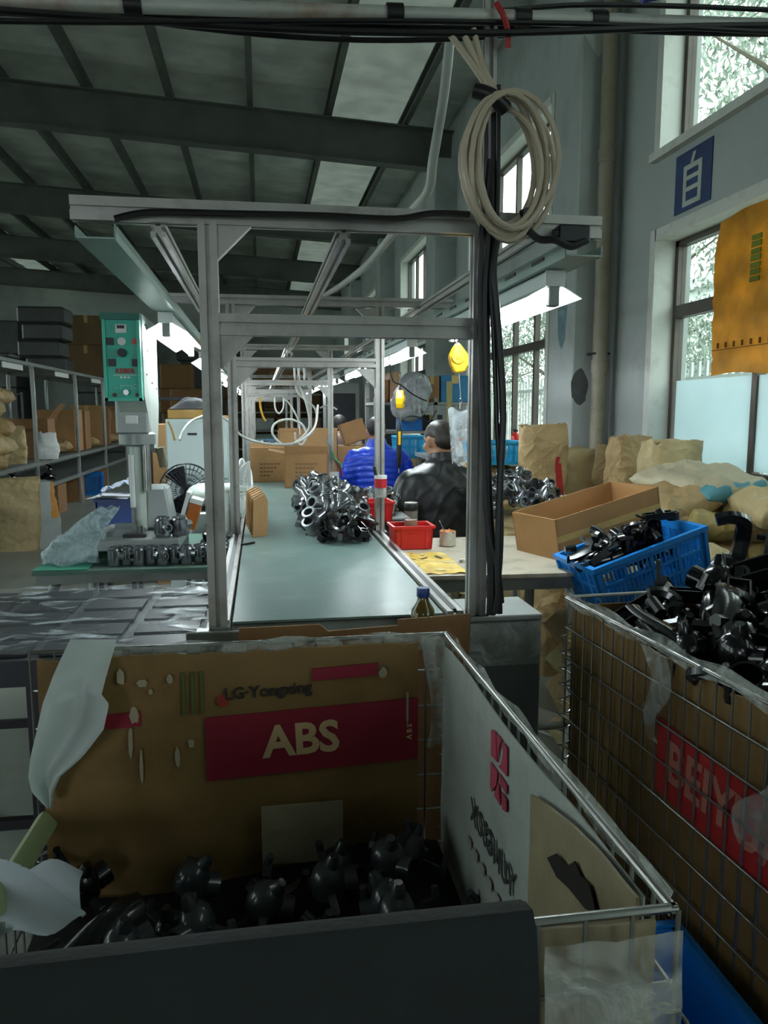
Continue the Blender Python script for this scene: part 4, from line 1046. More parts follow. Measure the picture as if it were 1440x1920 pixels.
def crate(name, label, mat, loc, w, d, h, rz=0, rot=None, cols=5, rows=3, group=None):
    """perforated plastic crate with lattice walls"""
    o = thing(name, label, 'crate', loc, rz, group, rot); tp = .93
    def wall(nm, L, m):
        b = MB(); t = .006
        def P(u, v): return (u - .5) * L * (tp + (1 - tp) * v), v * h
        def bar(u0, v0, u1, v1, wd, th=t):
            a = P(u0, v0); c = P(u1, v1); b.bar((a[0], 0, a[1]), (c[0], 0, c[1]), th, wd, up=(0, 1, 0) if abs(v1 - v0) > abs(u1 - u0) else (0, 1, 0))
        zone = (.12, .86)
        b.bar((P(0, .06)[0], 0, .06 * h), (P(1, .06)[0], 0, .06 * h), .12 * h, t, up=(0, 1, 0)); b.bar((P(0, .93)[0], 0, .93 * h), (P(1, .93)[0], 0, .93 * h), .14 * h, t, up=(0, 1, 0))
        for r_ in range(rows + 1):
            v = zone[0] + (zone[1] - zone[0]) * r_ / rows; b.bar((P(0, v)[0], 0, v * h), (P(1, v)[0], 0, v * h), .03 * h + .003, t * 1.3, up=(0, 1, 0))
        for c in range(cols + 1):
            u = c / cols; a = P(u, .1); q = P(u, .9); b.bar((a[0], 0, a[1]), (q[0], 0, q[1]), .014 if 0 < c < cols else .03, t * 1.3, up=(0, 1, 0))
            if c < cols:
                for k in range(1, 6):
                    uu = (c + k / 6) / cols; a = P(uu, .12); q = P(uu, .86); b.bar((a[0], 0, a[1]), (q[0], 0, q[1]), .0045, t, up=(0, 1, 0))
        me = b.mesh(nm, mat); me.transform(m); return obj(nm, me, o)
    sl = math.atan((1 - tp) * d / 2 / h)
    wall('long_wall', w, Matrix.Translation((0, -d / 2 * tp, 0)) @ Matrix.Rotation(sl, 4, 'X')); wall('long_wall', w, Matrix.Translation((0, d / 2 * tp, 0)) @ Matrix.Rotation(-sl, 4, 'X'))
    sl2 = math.atan((1 - tp) * w / 2 / h)
    wall('end_wall', d, Matrix.Translation((-w / 2 * tp, 0, 0)) @ Matrix.Rotation(-sl2, 4, 'Y') @ Matrix.Rotation(PI / 2, 4, 'Z')); wall('end_wall', d, Matrix.Translation((w / 2 * tp, 0, 0)) @ Matrix.Rotation(sl2, 4, 'Y') @ Matrix.Rotation(PI / 2, 4, 'Z'))
    MB().bb(-w / 2 * tp, w / 2 * tp, -d / 2 * tp, d / 2 * tp, 0, .006).build('floor', mat, o)
    r_ = MB(); g = .014
    r_.bb(-w / 2 - g, w / 2 + g, -d / 2 - g, -d / 2 + .004, h - .016, h); r_.bb(-w / 2 - g, w / 2 + g, d / 2 - .004, d / 2 + g, h - .016, h); r_.bb(-w / 2 - g, -w / 2 + .004, -d / 2, d / 2, h - .016, h); r_.bb(w / 2 - .004, w / 2 + g, -d / 2, d / 2, h - .016, h)
    r_.build('rim', mat, o)
    return o
def tray(name, label, mat, loc, w, d, h, rz=0):
    o = thing(name, label, 'tray', loc, rz); b = MB(); t = .005; k = .92
    for (ax, s) in ((0, -1), (0, 1), (1, -1), (1, 1)):
        if ax == 0:   # front/back
            v = [(-w / 2 * k, s * d / 2 * k, 0), (w / 2 * k, s * d / 2 * k, 0), (w / 2, s * d / 2, h), (-w / 2, s * d / 2, h)]; off = Vector((0, -s * t, 0))
        else:
            v = [(s * w / 2 * k, -d / 2 * k, 0), (s * w / 2 * k, d / 2 * k, 0), (s * w / 2, d / 2, h), (s * w / 2, -d / 2, h)]; off = Vector((-s * t, 0, 0))
        b.add(v + [tuple(Vector(p) + off) for p in v], [(0, 1, 2, 3), (7, 6, 5, 4), (0, 4, 5, 1), (1, 5, 6, 2), (2, 6, 7, 3), (3, 7, 4, 0)])
    b.bb(-w / 2 * k, w / 2 * k, -d / 2 * k, d / 2 * k, 0, t); b.build('body', mat, o, fix=True)
    r_ = MB(); g = .007
    r_.bb(-w / 2 - g, w / 2 + g, -d / 2 - g, -d / 2 + .002, h - .009, h + .002); r_.bb(-w / 2 - g, w / 2 + g, d / 2 - .002, d / 2 + g, h - .009, h + .002); r_.bb(-w / 2 - g, -w / 2 + .002, -d / 2, d / 2, h - .009, h + .002); r_.bb(w / 2 - .002, w / 2 + g, -d / 2, d / 2, h - .009, h + .002)
    r_.build('rim', mat, o)
    for s in (-1, 1):
        for x in (-.62, .62): MB().bb(x * w / 2 - .003, x * w / 2 + .003, s * d / 2 * .97 - .003, s * d / 2 * .97 + .003, .005, h - .01).build('rib', mat, o)
    MB().bb(-w * .17, w * .17, -d / 2 - .003, -d / 2 + .004, h * .62, h * .68).build('grip', mat, o)
    return o

# ================================================================ welding machine and its table
m_teal = M('teal_panel', '1CB39C', .4, 0, .06, 5)
m_mwhite = M('machine_ivory', 'B9C4BC', .4, .1, .06, 5)
m_mgrey = M('machine_grey', '8C9391', .4, .3, .1, 6)
m_cast = M('cast_grey', '73797A', .45, .4, .12, 8)
mt = thing('machine_table', 'steel table with green mat under the welding machine', 'table', (-.5, 3.45, 0))
MB().bb(-.35, .345, -.42, .42, .70, .735).build('frame', m_steel, mt)
MB().bb(-.36, .355, -.43, .43, .735, .75).build('top', M('table_green_mat', '4E6E62', .5, 0, .15, 5, dirt='7B8680', dirt_amt=.5), mt)
for x in (-.31, .305):
    for y in (-.37, .37): MB().tube(smoothpts([(x, y, 0), (x, y, .5), (x, y, .63), (x * .93, y, .70)], 4), .02, 10).build('leg', m_steel, mt, smooth=True)
MB().bb(-.31, .305, .36, .38, .25, .28).build('stretcher', m_steel, mt)
wm = thing('welding_machine', 'ultrasonic welding machine with teal control panel and ivory column', 'machine', (-.505, 3.40, .75))
MB().bb(-.175, .175, -.26, .2, .05, .095).build('base_plate', m_mgrey, wm, bevel=.004)
MB().bb(-.17, .17, -.13, .19, 0, .05).build('base_frame', M('dark_green_box', '1F3A34', .5), wm)
MB().cyl((-.135, -.135, .025), (-.135, -.128, .025), .02).build('start_button', M('green_button', '1E8A50', .35), wm)
ped = MB(); ped.section((0, 0, .095), (0, 0, .26), [(-.08, -.02), (.1, -.02), (.12, .16), (-.06, .16)], up=(0, 1, 0))
MB().add([(-.05, -.02, .095), (.13, -.02, .095), (.13, .17, .095), (-.05, .17, .095), (-.02, .0, .28), (.1, .0, .28), (.1, .15, .28), (-.02, .15, .28)], [(3, 2, 1, 0), (4, 5, 6, 7), (0, 1, 5, 4), (1, 2, 6, 5), (2, 3, 7, 6), (3, 0, 4, 7)]).build('pedestal', m_mgrey, wm, bevel=.012)
MB().cyl((-.02, .06, .27), (-.02, .06, 1.0), .042, n=18).build('column', m_cast, wm, smooth=True)
MB().cyl((-.01, -.02, .1), (-.01, -.02, .5), .03, n=16).build('horn', m_mwhite, wm, smooth=True)
MB().cyl((-.03, -.05, .2), (-.03, -.05, .42), .011, n=12).build('air_cylinder', m_white, wm, smooth=True)
MB().cyl((-.03, -.05, .09), (-.03, -.05, .2), .008, n=10).build('piston_rod', m_wire, wm, smooth=True)
MB().cyl((.03, -.045, .27), (.03, -.045, .5), .017, n=12).build('guide_rod', m_wire, wm, smooth=True)
MB().lathe([(.06, 0), (.075, .008), (.075, .05), (.06, .058)], 24, Matrix.Translation((-.01, -.0, .455))).build('flange', m_mgrey, wm, smooth=True)
hd = MB().bb(-.085, .045, -.06, .05, .505, .66).build('head_block', m_mgrey, wm, bevel=.008)
for z in (.565, .62): MB().bb(-.045, .005, -.066, -.06, z - .018, z + .018).build('socket_plate', m_white, hd, bevel=.003)
# ivory side housing: tapered towards the bottom
sd = MB(); hh = [(-.13, .66), (-.13, .985), (.30, .985), (.30, .62), (.22, .43), (.12, .43)]
sd.prism(hh, .11, Matrix(((0, 0, 1, -.065), (1, 0, 0, 0), (0, 1, 0, 0), (0, 0, 0, 1)))); sd.build('side_housing', m_mwhite, wm, fix=True)
for y, z in ((-.05, .95), (.1, .95), (.22, .95), (-.05, .75), (.1, .72), (.24, .7), (.0, .85)): MB().cyl((.045, y, z), (.048, y, z), .004, n=8).build('screw', m_dark, wm)
pn = MB().bb(-.10, .042, -.17, -.13, .64, .975).build('control_panel', m_teal, wm, bevel=.004)
fr = MB(); y0 = -.174
for a in ((-.10, -.088, .64, .975), (.03, .042, .64, .975)): fr.bb(a[0], a[1], y0 - .006, y0 + .006, a[2], a[3])
fr.bb(-.10, .042, y0 - .006, y0 + .006, .64, .652)
fr.build('bezel', M('light_teal', '3DBBA4', .4), pn)
MB().bb(-.105, .045, -.185, -.12, .955, .98).build('hood', M('dark_teal', '0E6A5C', .45), pn)
yf = -.171
MB().bb(-.05, -.008, yf - .006, yf, .905, .938).build('counter_display', m_white, pn); MB().bb(-.043, -.015, yf - .0075, yf - .005, .922, .934).build('display_window', m_dark, pn)
MB().cyl((-.028, yf, .872), (-.028, yf - .006, .872), .0155, n=18).build('gauge', m_white, pn, smooth=True)
MB().cyl((-.027, yf, .828), (-.027, yf - .022, .828), .0165, n=16).build('knob', m_dark, pn, smooth=True)
MB().cyl((-.017, yf, .674), (-.017, yf - .02, .674), .011, n=14).build('knob', m_wire, pn, smooth=True)
for x, z, c in ((-.073, .872, m_dark), (-.068, .79, m_dark), (.022, .79, m_dark)): MB().bb(x - .0145, x + .0145, yf - .004, yf, z - .0145, z + .0145).build('switch', c, pn)
MB().bb(.012, .026, yf - .005, yf, .862, .884).build('red_switch', m_red, pn)
for x in (-.064, .024): MB().cyl((x, yf, .664), (x, yf - .004, .664), .008, n=12).build('bolt', M('brown_bolt', '5A3A34', .5), pn)
text('KEBER', .0265, M('logo_red', '9E2430', .5), pn, (-.02, yf - .001, .757), (1, 0, 0), (0, 0, 1), 'logo', bold=.0009, sx=.98)
MB().bb(-.066, .027, yf - .001, yf, .741, .743).build('logo_line', m_white, pn)
for k in range(3): MB().bb(-.04 + k * .014, -.031 + k * .014, yf - .001, yf, .729, .737).build('small_character', m_white, pn)
dg = MB()
for a in ((-.04, .005, .70, .7012), (-.04, -.0388, .685, .70), (.0038, .005, .685, .70), (-.06, -.05, .69, .691), (.01, .024, .705, .706), (.01, .024, .69, .691)): dg.bb(a[0], a[1], yf - .0008, yf, a[2], a[3])
dg.build('diagram_lines', m_white, pn)
av = MB().box((.075, .11, .40), (.035, .035, .09), (0, -.15, 0)).build('air_regulator', M('brass_grey', '7E7A66', .35, .5), wm, bevel=.004)
MB().box((.052, .11, .43), (.04, .02, .02)).build('regulator_bracket', m_steel, wm)
# fixture on the base plate
MB().bb(-.12, .02, -.17, -.06, .095, .115).build('jig_plate', m_cast, wm); MB().cyl((.01, -.17, .095), (.01, -.17, .14), .014).build('jig_pin', m_wire, wm)
MB().cyl((-.09, -.13, .115), (-.02, -.13, .115), .03, n=14).build('jig_roller', m_cast, wm, smooth=True)
MB().bb(-.05, .04, -.21, -.18, .095, .108).build('jig_bar', m_dark, wm)

# round bodies standing in a row under the base plate, and two on top
rnd = random.Random(4)
for i in range(10):
    o = obj('fitting_body', PROTO_ME['body', 'metal']); o.location = (-.575 + i * .046, 3.095 + .012 * (i % 2), .789); o.rotation_euler = (0, 0, rnd.uniform(0, 6)); o.scale = (.72, .72, .95)
    tag(o, 'metallic round fitting standing in the front row on the machine table', 'fitting', 'fittings in the row on the machine table')
for i, (x, y, lb) in enumerate(((-.40, 3.2, 'left of two metallic fittings on the welding machine base'), (-.335, 3.215, 'right of two metallic fittings on the welding machine base'))):
    o = obj('fitting_body', PROTO_ME['body', 'metal']); o.location = (x, y, .846 + .042); o.rotation_euler = (0, 0, .5 + i * 2); tag(o, lb, 'fitting')
for i, (x, y, z) in enumerate(((-.215, 3.22, .785), (-.19, 3.28, .785), (-.225, 3.33, .785), (-.20, 3.25, .835), (-.185, 3.36, .79))):
    o = obj('fitting_body', PROTO_ME['body', 'metal']); o.location = (x, y, z); o.rotation_euler = (1.3, i, i * 1.7); tag(o, 'metallic round fitting in the loose cluster beside the gantry post', 'fitting', 'loose fittings by the gantry post')
# crumpled clear bag on the table's left end
b = MB()
def bagf(u, v):
    a = u * 2 * PI; r = (.105 - .07 * v ** 1.6) * (1 + .22 * fnoise((math.cos(a) * 2, math.sin(a) * 2, v * 4), 1.3))
    return (r * math.cos(a) * 1.05 + .16 * v ** 2, r * math.sin(a) * .8, .01 + .2 * v * (.75 + .3 * v) + .006 * math.sin(a * 5))
b.sheet(30, 16, bagf, .001); o = b.build('plastic_bag', M_film('bag_film', 'B5C9CE', .55, .15, .8, 16, .5), None, smooth=True); o.location = (-.755, 3.17, .752)
tag(o, 'crumpled clear plastic bag on left end of the machine table', 'plastic bag')
gm = MB().sheet(10, 6, lambda u, v: (-.86 + u * .2, 3.03 + v * .14, .753 + .004 * fnoise((u * 5, v * 5, 0), 2)), .002).build('green_cloth', M('green_cloth', '3F8F78', .7), None, smooth=True); tag(gm, 'small green cloth under the plastic bag', 'cloth')
# orange box leaning with a white lid
ob = thing('orange_box', 'orange box with white edge leaning behind the two fittings', 'box', (-.345, 3.50, .845), rot=(0, .3, 0))
MB().bb(0, .05, -.05, .05, 0, .115).build('body', M('orange_card', 'B5631C', .5), ob); MB().bb(-.002, .052, -.052, .052, .115, .135).build('lid', m_white, ob); MB().bb(-.025, -.008, -.05, .05, 0, .155).build('white_board', m_white, ob)

# wire guard fan (dark) behind the welding machine
def fan(name, label, loc, rz, r, mat, stand_h, ribs=36, rings=5, motor=None):
    o = thing(name, label, 'fan', loc, rz); g = MB(); d = r * .3
    for k in range(ribs):
        a = 2 * PI * k / ribs; c, s = math.cos(a), math.sin(a)
        g.tube([(c * r * .12, -d, stand_h + s * r * .12), (c * r * .7, -d * .85, stand_h + s * r * .7), (c * r, 0, stand_h + s * r), (c * r * .7, d * .85, stand_h + s * r * .7), (c * r * .15, d, stand_h + s * r * .15)], .0016, 4)
    for q in range(1, rings + 1):
        rr = r * q / rings
        for s in ((-1, 1) if q < rings else (0,)):
            dd = s * d * (1 - (q / rings) ** 2 * .6)
            g.tube([(rr * math.cos(t * PI / 18), dd, stand_h + rr * math.sin(t * PI / 18)) for t in range(36)], .0016 if q < rings else .005, 5, closed=True)
    g.build('guard', mat, o, smooth=True)
    bl = MB()
    for k in range(3):
        a = k * 2 * PI / 3
        bl.sheet(5, 5, lambda u, v: ((.02 + u * r * .8) * math.cos(a + (v - .5) * .9), -.02 + .05 * (v - .5), stand_h + (.02 + u * r * .8) * math.sin(a + (v - .5) * .9)), .003)
    bl.build('blades', mat if motor is None else motor, o); MB().cyl((0, -.03, stand_h), (0, d + .1, stand_h), r * .2, r * .14, n=16).build('motor', motor or mat, o, smooth=True)
    MB().cyl((0, d + .04, .02), (0, d + .04, stand_h), .014).build('pole', mat, o); MB().lathe([(r * .6, 0), (r * .6, .015), (r * .2, .03), (.02, .05)], 20, Matrix.Translation((0, d + .04, 0))).build('stand', mat, o, smooth=True)
    return o
fan('wire_fan', 'black wire guard fan behind the welding machine', (-.41, 4.36, 0), .15, .145, m_dark, .92)
fan('white_fan', 'white pedestal fan turned sideways beside the belt', (-.10, 4.02, 0), R(80), .148, m_white, .96, 44, 4, m_white)
# grinder-like white domed machine
dm = thing('domed_machine', 'small white domed motor on grey box behind gantry post', 'machine', (-.285, 4.05, 0))
MB().bb(-.075, .06, -.1, .1, .58, .845).build('box', m_mgrey, dm, bevel=.008); MB().sph((-.01, 0, .925), (.09, .08, .06), 18, 10).build('dome', m_mwhite, dm, smooth=True); MB().cyl((-.01, 0, .84), (-.01, 0, .88), .02).build('neck', m_dark, dm)
for x in (-.05, .04):
    for y in (-.07, .07): MB().bb(x - .012, x + .012, y - .012, y + .012, 0, .58).build('leg', m_steel, dm)
# white drawer cabinet
cb_ = thing('drawer_cabinet', 'pale grey steel drawer cabinet behind the fan', 'cabinet', (-.41, 5.45, 0))
m_cab = M('pale_cabinet', 'B4C2C0', .45, .1, .05, 4)
MB().bb(-.2, .2, -.24, .25, 0, 1.3).build('body', m_cab, cb_, bevel=.004)
for i, (z0, z1) in enumerate(((.04, .46), (.47, .9), (.91, 1.285))):
    d_ = MB().bb(-.192, .192, -.262, -.24, z0, z1).build('drawer', m_cab, cb_, bevel=.004)
    MB().bb(.06, .085, -.268, -.262, (z0 + z1) / 2 - .02, (z0 + z1) / 2 + .02).build('lock', m_dark, d_); MB().bb(-.06, .0, -.266, -.262, z1 - .09, z1 - .075).build('handle_slot', m_dark, d_)
carton('flat yellow-brown carton on top of the drawer cabinet', M('yellow_card', 'B08A4A', .7), (-.46, 5.43, 1.302), .28, .35, .058)
gc = MB().sheet(24, 16, lambda u, v: (-.60 + u * .30, 5.30 + v * .26, 1.365 + .075 * max(0, math.sin(u * PI)) * math.sin(v * PI) * (1 + .6 * fnoise((u * 4, v * 4, 2), 1))), .004).build('grey_cloth', M('grey_cloth', '5C5E62', .85, 0, .15, 10, sheen=.2), None, smooth=True); tag(gc, 'bunched grey cloth on top of the flat carton', 'cloth')
# white hose arching past the cabinet
def hose(label, pix, r, mat, name='hose', group=None, cat='hose'):
    o = MB().tube(smoothpts([at(*p) for p in pix], 7), r, 7).build(name, mat, None, smooth=True); return tag(o, label, cat, group)
m_hose = M('white_hose', 'C9CCC8', .4)
hose('white air hose arching from the regulator past the gantry post', [(337, 825, 3.52), (345, 805, 3.55), (362, 788, 3.6), (395, 778, 3.65), (425, 787, 3.7), (450, 815, 3.72), (480, 828, 3.75), (520, 833, 3.8), (560, 828, 3.9), (590, 800, 4.2), (596, 760, 4.6)], .0062, m_hose)
hose('thin yellow air hose above the regulator', [(315, 790, 3.52), (322, 805, 3.52), (328, 826, 3.52)], .005, M('yellow_hose', 'A89050', .4))
# blue bin with papers and white rags
bb_ = thing('blue_bin', 'dark blue plastic bin piled with papers left of welding machine', 'bin', (-.82, 4.62, 0))
tb = MB()
for a in ((-.1, .1, -.13, -.122), (-.1, .1, .122, .13), (-.1, -.092, -.13, .13), (.092, .1, -.13, .13)): tb.bb(a[0], a[1], a[2], a[3], .62, .86)
tb.bb(-.1, .1, -.13, .13, .62, .63); tb.build('body', M('dark_blue_plastic', '123C7C', .4), bb_)
MB().bb(-.11, .11, -.14, .14, .845, .862).build('rim', MATS['dark_blue_plastic'], bb_)
for x in (-.09, .09):
    for y in (-.12, .12): MB().bb(x - .012, x + .012, y - .012, y + .012, 0, .62).build('leg', m_dark, bb_)
for i in range(3):
    o = MB().sheet(6, 5, lambda u, v: (-.12 + u * .23, -.14 + v * .2, .006 * math.sin(u * 3 + i)), .0015).build('paper_sheet', M('paper', 'B9BCC4', .7), None); o.location = (-.82 + .02 * i, 4.58, .868 + .008 * i); o.rotation_euler = (0, 0, .2 * i - .2)
    tag(o, 'white paper sheet lying across the dark blue bin', 'paper', 'papers on the blue bin')
rg = MB().sheet(24, 16, lambda u, v: (-.90 + u * .23, 4.55 + v * .16 - .05 * u, .90 + .10 * u * (1 - .4 * abs(v - .5)) + .028 * fnoise((u * 6, v * 6, 3), 1.3)), .004).build('white_rag', M('blueprint_rag', 'A9B2C2', .7, 0, .3, 14), None, smooth=True); tag(rg, 'crumpled white and blue rag on the papers of blue bin', 'cloth')

# ================================================================ racks on the left
m_rack = M('rack_tube', '7E8482', .4, .3, .1, 6)
RXF, RXB = -2.64, -3.55
rk = thing('storage_rack', 'long grey tube rack with two shelf levels along left aisle', 'rack', (0, 0, 0))
RY = [5.0, 7.35, 9.75, 11.9, 13.9, 16.0, 18.0]
for y in RY:
    for x in (RXF, RXB): MB().tube(smoothpts([(x, y, 0), (x, y, .66), (x, y, .8), (x, y, 1.8), (x + (.04 if x == RXB else -.04), y, 1.88)], 4), .026, 8).build('upright', m_rack, rk, smooth=True)
    MB().bar((RXF, y, 1.88), (RXB, y, 1.88), .04, .03).build('cross_bar', m_rack, rk)
for x in (RXF, RXB):
    MB().bb(x - .02, x + .02, RY[0], RY[-1], 1.87, 1.91).build('top_rail', m_rack, rk); MB().bb(x - .018, x + .018, RY[0], RY[-1], .70, .74).build('shelf_rail', m_rack, rk); MB().bb(x - .018, x + .018, RY[0], RY[-1], .40, .45).build('lower_rail', m_rack, rk)
MB().bb(RXB, RXF, RY[0], RY[-1], .735, .75).build('shelf', M('rack_shelf', '5F6664', .5, .2), rk); MB().bb(RXB, RXF, RY[0], RY[-1], .42, .43).build('lower_shelf', MATS['rack_shelf'], rk); MB().bb(RXB, RXF - .05, RY[0], RY[-1], 1.91, 1.925).build('top_shelf', M('rack_top', '9AA19E', .5), rk)
for i, y in enumerate((8.6, 10.7, 12.9)): MB().bb(RXF + .02, RXF + .03, y, y + .7, 1.80, 1.86).build('label_strip', m_white, rk)
# sacks and boxes on the rack
for i, (x, y, z, l, w_, h_, rz) in enumerate(((-2.95, 8.6, .75, .6, .45, .2, .3), (-2.9, 8.7, .93, .55, .42, .2, -.4), (-2.95, 8.9, 1.12, .6, .42, .2, .2), (-2.9, 8.5, 1.3, .5, .4, .2, .6), (-2.98, 9.1, 1.46, .5, .4, .18, -.2))):
    lying_sack('kraft_sack', 'kraft sack in the pile on the rack, layer %s' % ('bottom', 'second', 'third', 'fourth', 'top')[i], m_kraft2 if i % 2 else m_kraft, (x, y, z), l, w_, h_, 3 + i, rz, 'sacks piled on the rack', (.1 * (i % 3 - 1), .25))
standing_bag('kraft_bag', 'small kraft bag standing at the front of the rack shelf', m_kraft2, (-2.78, 9.45, .75), .2, .2, .42, 5, .3)
open_box('open_carton', 'open brown carton tilted on the rack shelf', m_card2, (-2.95, 10.7, .752), .5, .6, .5, .1, (('f', -.5, .25), ('r', .9, .25)))
standing_bag('white_bag', 'white and orange bag slumped against the open carton on rack', m_white, (-2.66, 10.35, .752), .2, .24, .33, 8, .5)
for i, (x, y, h_) in enumerate(((-3.0, 12.4, .62), (-3.0, 13.0, .6), (-3.0, 14.4, .7), (-3.05, 15.1, .66), (-3.0, 16.4, .6), (-3.0, 17.2, .7))):
    carton('closed brown carton on rack shelf, number %s from the near end' % ('one', 'two', 'three', 'four', 'five', 'six')[i], m_card2 if i % 2 else m_card, (x, y, .752), .55, .5, h_, .05 * i)
for i, (x, y) in enumerate(((-3.0, 11.9), (-2.98, 13.7), (-3.0, 15.7))):
    lying_sack('flat_sack', 'flattened kraft sack beside cartons on rack, %s' % ('nearest', 'middle', 'farthest')[i], m_kraft, (x, y, .752), .5, .5, .16, 11 + i, .4)
for i, (x, y) in enumerate(((-2.9, 10.9), (-2.95, 12.3), (-2.9, 14.0))):
    carton('carton on the floor under rack, %s' % ('nearest', 'middle', 'farthest')[i], m_card2, (x, y, .0), .5, .45, .38, .1 * i)
crate('blue_crate', 'blue crate on floor under the rack', m_blue, (-2.75, 13.2, 0), .35, .3, .36, .1)
for i in range(7):
    o = obj('dark_moulding', PROTO_ME[('shell', 'clip', 'elbow')[i % 3], 'black']); o.location = (-2.85, 9.0 + i * .35, .47); o.rotation_euler = (0, 0, i * 1.3); o.scale = (1.8,) * 3; tag(o, 'dark moulded part lying on the lower rack shelf', 'plastic part', 'dark parts on the lower rack shelf')
# things on top of the rack
m_darkwrap = M('dark_wrap', '3A3E3C', .45, 0, .35, 3, bump=.5, bscale=5)
def stack(label, mat, loc, w, d, h, seed, name='wrapped_stack'):
    o = thing(name, label, 'wrapped goods', loc); b = MB(); n = 4
    for k in range(n):
        b = MB(); b.bb(-w / 2 + .06 * math.sin(k * 3 + seed), w / 2 + .05 * math.cos(k * 2 + seed), -d / 2, d / 2, h * k / n, h * (k + 1) / n - .004); q = b.build('layer', mat, o, bevel=.03); q.rotation_euler = (0, 0, .06 * math.sin(k * 5 + seed))
    return o
stack('tall dark film-wrapped stack on top of the rack', m_darkwrap, (-3.3, 13.1, 1.926), .62, .6, 1.02, 1)
for i, (x, y, z, w_, h_) in enumerate(((-2.95, 14.6, 1.926, .75, .55), (-2.95, 14.6, 2.48, .7, .5), (-2.95, 16.5, 1.926, .8, .6), (-2.95, 16.5, 2.53, .7, .5))):
    carton('brown carton on top of the rack, %s' % ('near lower', 'near upper', 'far lower', 'far upper')[i], M('dim_card', '6E5638', .8, 0, .15, 4), (x, y, z), w_, .8, h_, .06 * i)
o = MB().bb(-.12, .12, -.2, .2, 0, .05).build('black_case', m_dark, None, bevel=.01); o.location = (-2.78, 9.2, 1.926); tag(o, 'flat black case lying on top of the rack', 'case')
# sacks on the aisle floor
standing_bag('kraft_sack', 'large kraft sack standing on the floor in front of the rack', m_kraft2, (-2.36, 8.0, 0), .36, .3, .70, 21, .1, None, (.02, 0), .5)
wsb = standing_bag('white_sack', 'white sack with orange edge leaning on the kraft sack', M('white_sack', 'A8B3B2', .5, 0, .08, 5, bump=.3), (-2.12, 8.05, 0), .24, .2, .66, 22, .15, None, (-.05, 0), .5)
print_on(wsb, M('orange_ink', 'C78A3A', .6), lambda c: c.x > .055 and c.y < .02 and c.z > .3)
# second rack row behind, seen through
rk2 = thing('storage_rack', 'second grey rack standing behind the first one', 'rack', (0, 0, 0))
for y in (9.5, 12.5, 15.5):
    for x in (-4.4, -5.2): MB().bb(x - .02, x + .02, y - .02, y + .02, 0, 1.7).build('upright', m_rack, rk2)
for z in (.5, 1.1, 1.65): MB().bb(-5.2, -4.4, 9.5, 15.5, z, z + .03).build('shelf', m_rack, rk2)
for i in range(7): carton('pale grey carton on the second rack, place %s' % ('one', 'two', 'three', 'four', 'five', 'six', 'seven')[i], M('grey_carton', '8E9694', .6), (-4.75, 9.9 + i * .8, 1.13), .55, .6, .42, .04 * i)
# ================================================================ on the belt
rnd = random.Random(8)
def zb(x, y):
    e = min(x - .20, .50 - x, (y - 3.33) * .6, (4.75 - y) * .6); return BZ + .03 + .10 * max(0, min(1, e / .1))
scatter('tee_fitting', 'metallic grey tee fitting in the pile on the belt edge', 'fitting', 'tee fittings piled on the belt', [('tee', 'metal')] * 3 + [('body', 'metal')], .22, .47, 3.42, 4.7, zb, 3, .092, 31, .5, 1.0, dz=.042, lift=.012)
scatter('black_clip', 'black moulded clip in the small heap nearest on the belt', 'plastic part', 'black clips on the belt', [('clip', 'black'), ('elbow', 'black'), ('shell', 'black')], .27, .43, 3.17, 3.34, lambda x, y: BZ + .055, 2, .075, 33, .35, .8, dz=.03, lift=.0)
tray('red_tray', 'red plastic tray on belt edge behind the aluminium post', m_red, (.535, 3.80, BZ + .012), .2, .16, .095, .06)
for i in range(9):
    o = obj('tee_fitting', PROTO_ME['tee', 'metal']); o.location = (.585 + .05 * (i % 3), 4.05 + .1 * (i // 3), BZ + .05 + .02 * (i % 2)); o.rotation_euler = (i, .4 * i, i * 2.1); tag(o, 'metallic grey tee fitting beside the leather jacket on the rail shelf', 'fitting', 'tee fittings on the rail shelf')
rs = thing('rail_shelf', 'narrow steel shelf beside the belt under the fittings', 'shelf', (.66, 4.25, 0)); MB().bb(-.13, .1, -.35, .35, .79, .80).build('top', m_steel, rs)
for y in (-.3, .3): MB().bb(.06, .085, y - .012, y + .012, 0, .79).build('leg', m_steel, rs)
# folded corrugated dividers standing on the belt
dv = MB().prism([(-.042, 0), (.042, 0), (.042, .15), (.02, .185), (-.042, .165)], .0055, Matrix(((1, 0, 0, 0), (0, 0, 1, 0), (0, 1, 0, 0), (0, 0, 0, 1)))).mesh('card_divider', m_card)
for i in range(11):
    o = obj('card_divider', dv); o.location = (-.012 - .0035 * i + .006 * (i % 2), 3.42 + i * .04, BZ + .001); o.rotation_euler = (.05, 0, .75); tag(o, 'upright corrugated card divider in the row on the belt edge', 'cardboard', 'card dividers on the belt')
b1 = open_box('open_carton', 'open brown carton at left on the belt', m_card, (.065, 6.25, BZ + .001), .30, .34, .20, .02, (('b', PI / 2 - .1, .09), ('f', 1.4, .07)))
b2 = open_box('open_carton', 'nearest open carton with printed side on the belt', m_card2, (.325, 5.75, BZ + .001), .31, .34, .245, -.03, (('f', PI / 2 - .2, .06), ('l', .2, .12)))
b3 = open_box('open_carton', 'large tan carton farthest of three on the belt', m_card, (.42, 7.2, BZ + .001), .52, .5, .37, 0, (('f', PI / 2 - .1, .03),))
for bx_, w_, h_ in ((b1, .2, .2), (b2, .2, .245)):
    fr = bx_.children[1]; q = MB()
    for r_ in range(4):
        for c in range(6 - r_): q.bb(-.08 + c * .027, -.08 + c * .027 + .02, -.172, -.1700, h_ * .68 - r_ * .03, h_ * .68 - r_ * .03 + .012)
    q.build('printed_marks', M('brown_ink', '6B4E30', .8), fr)
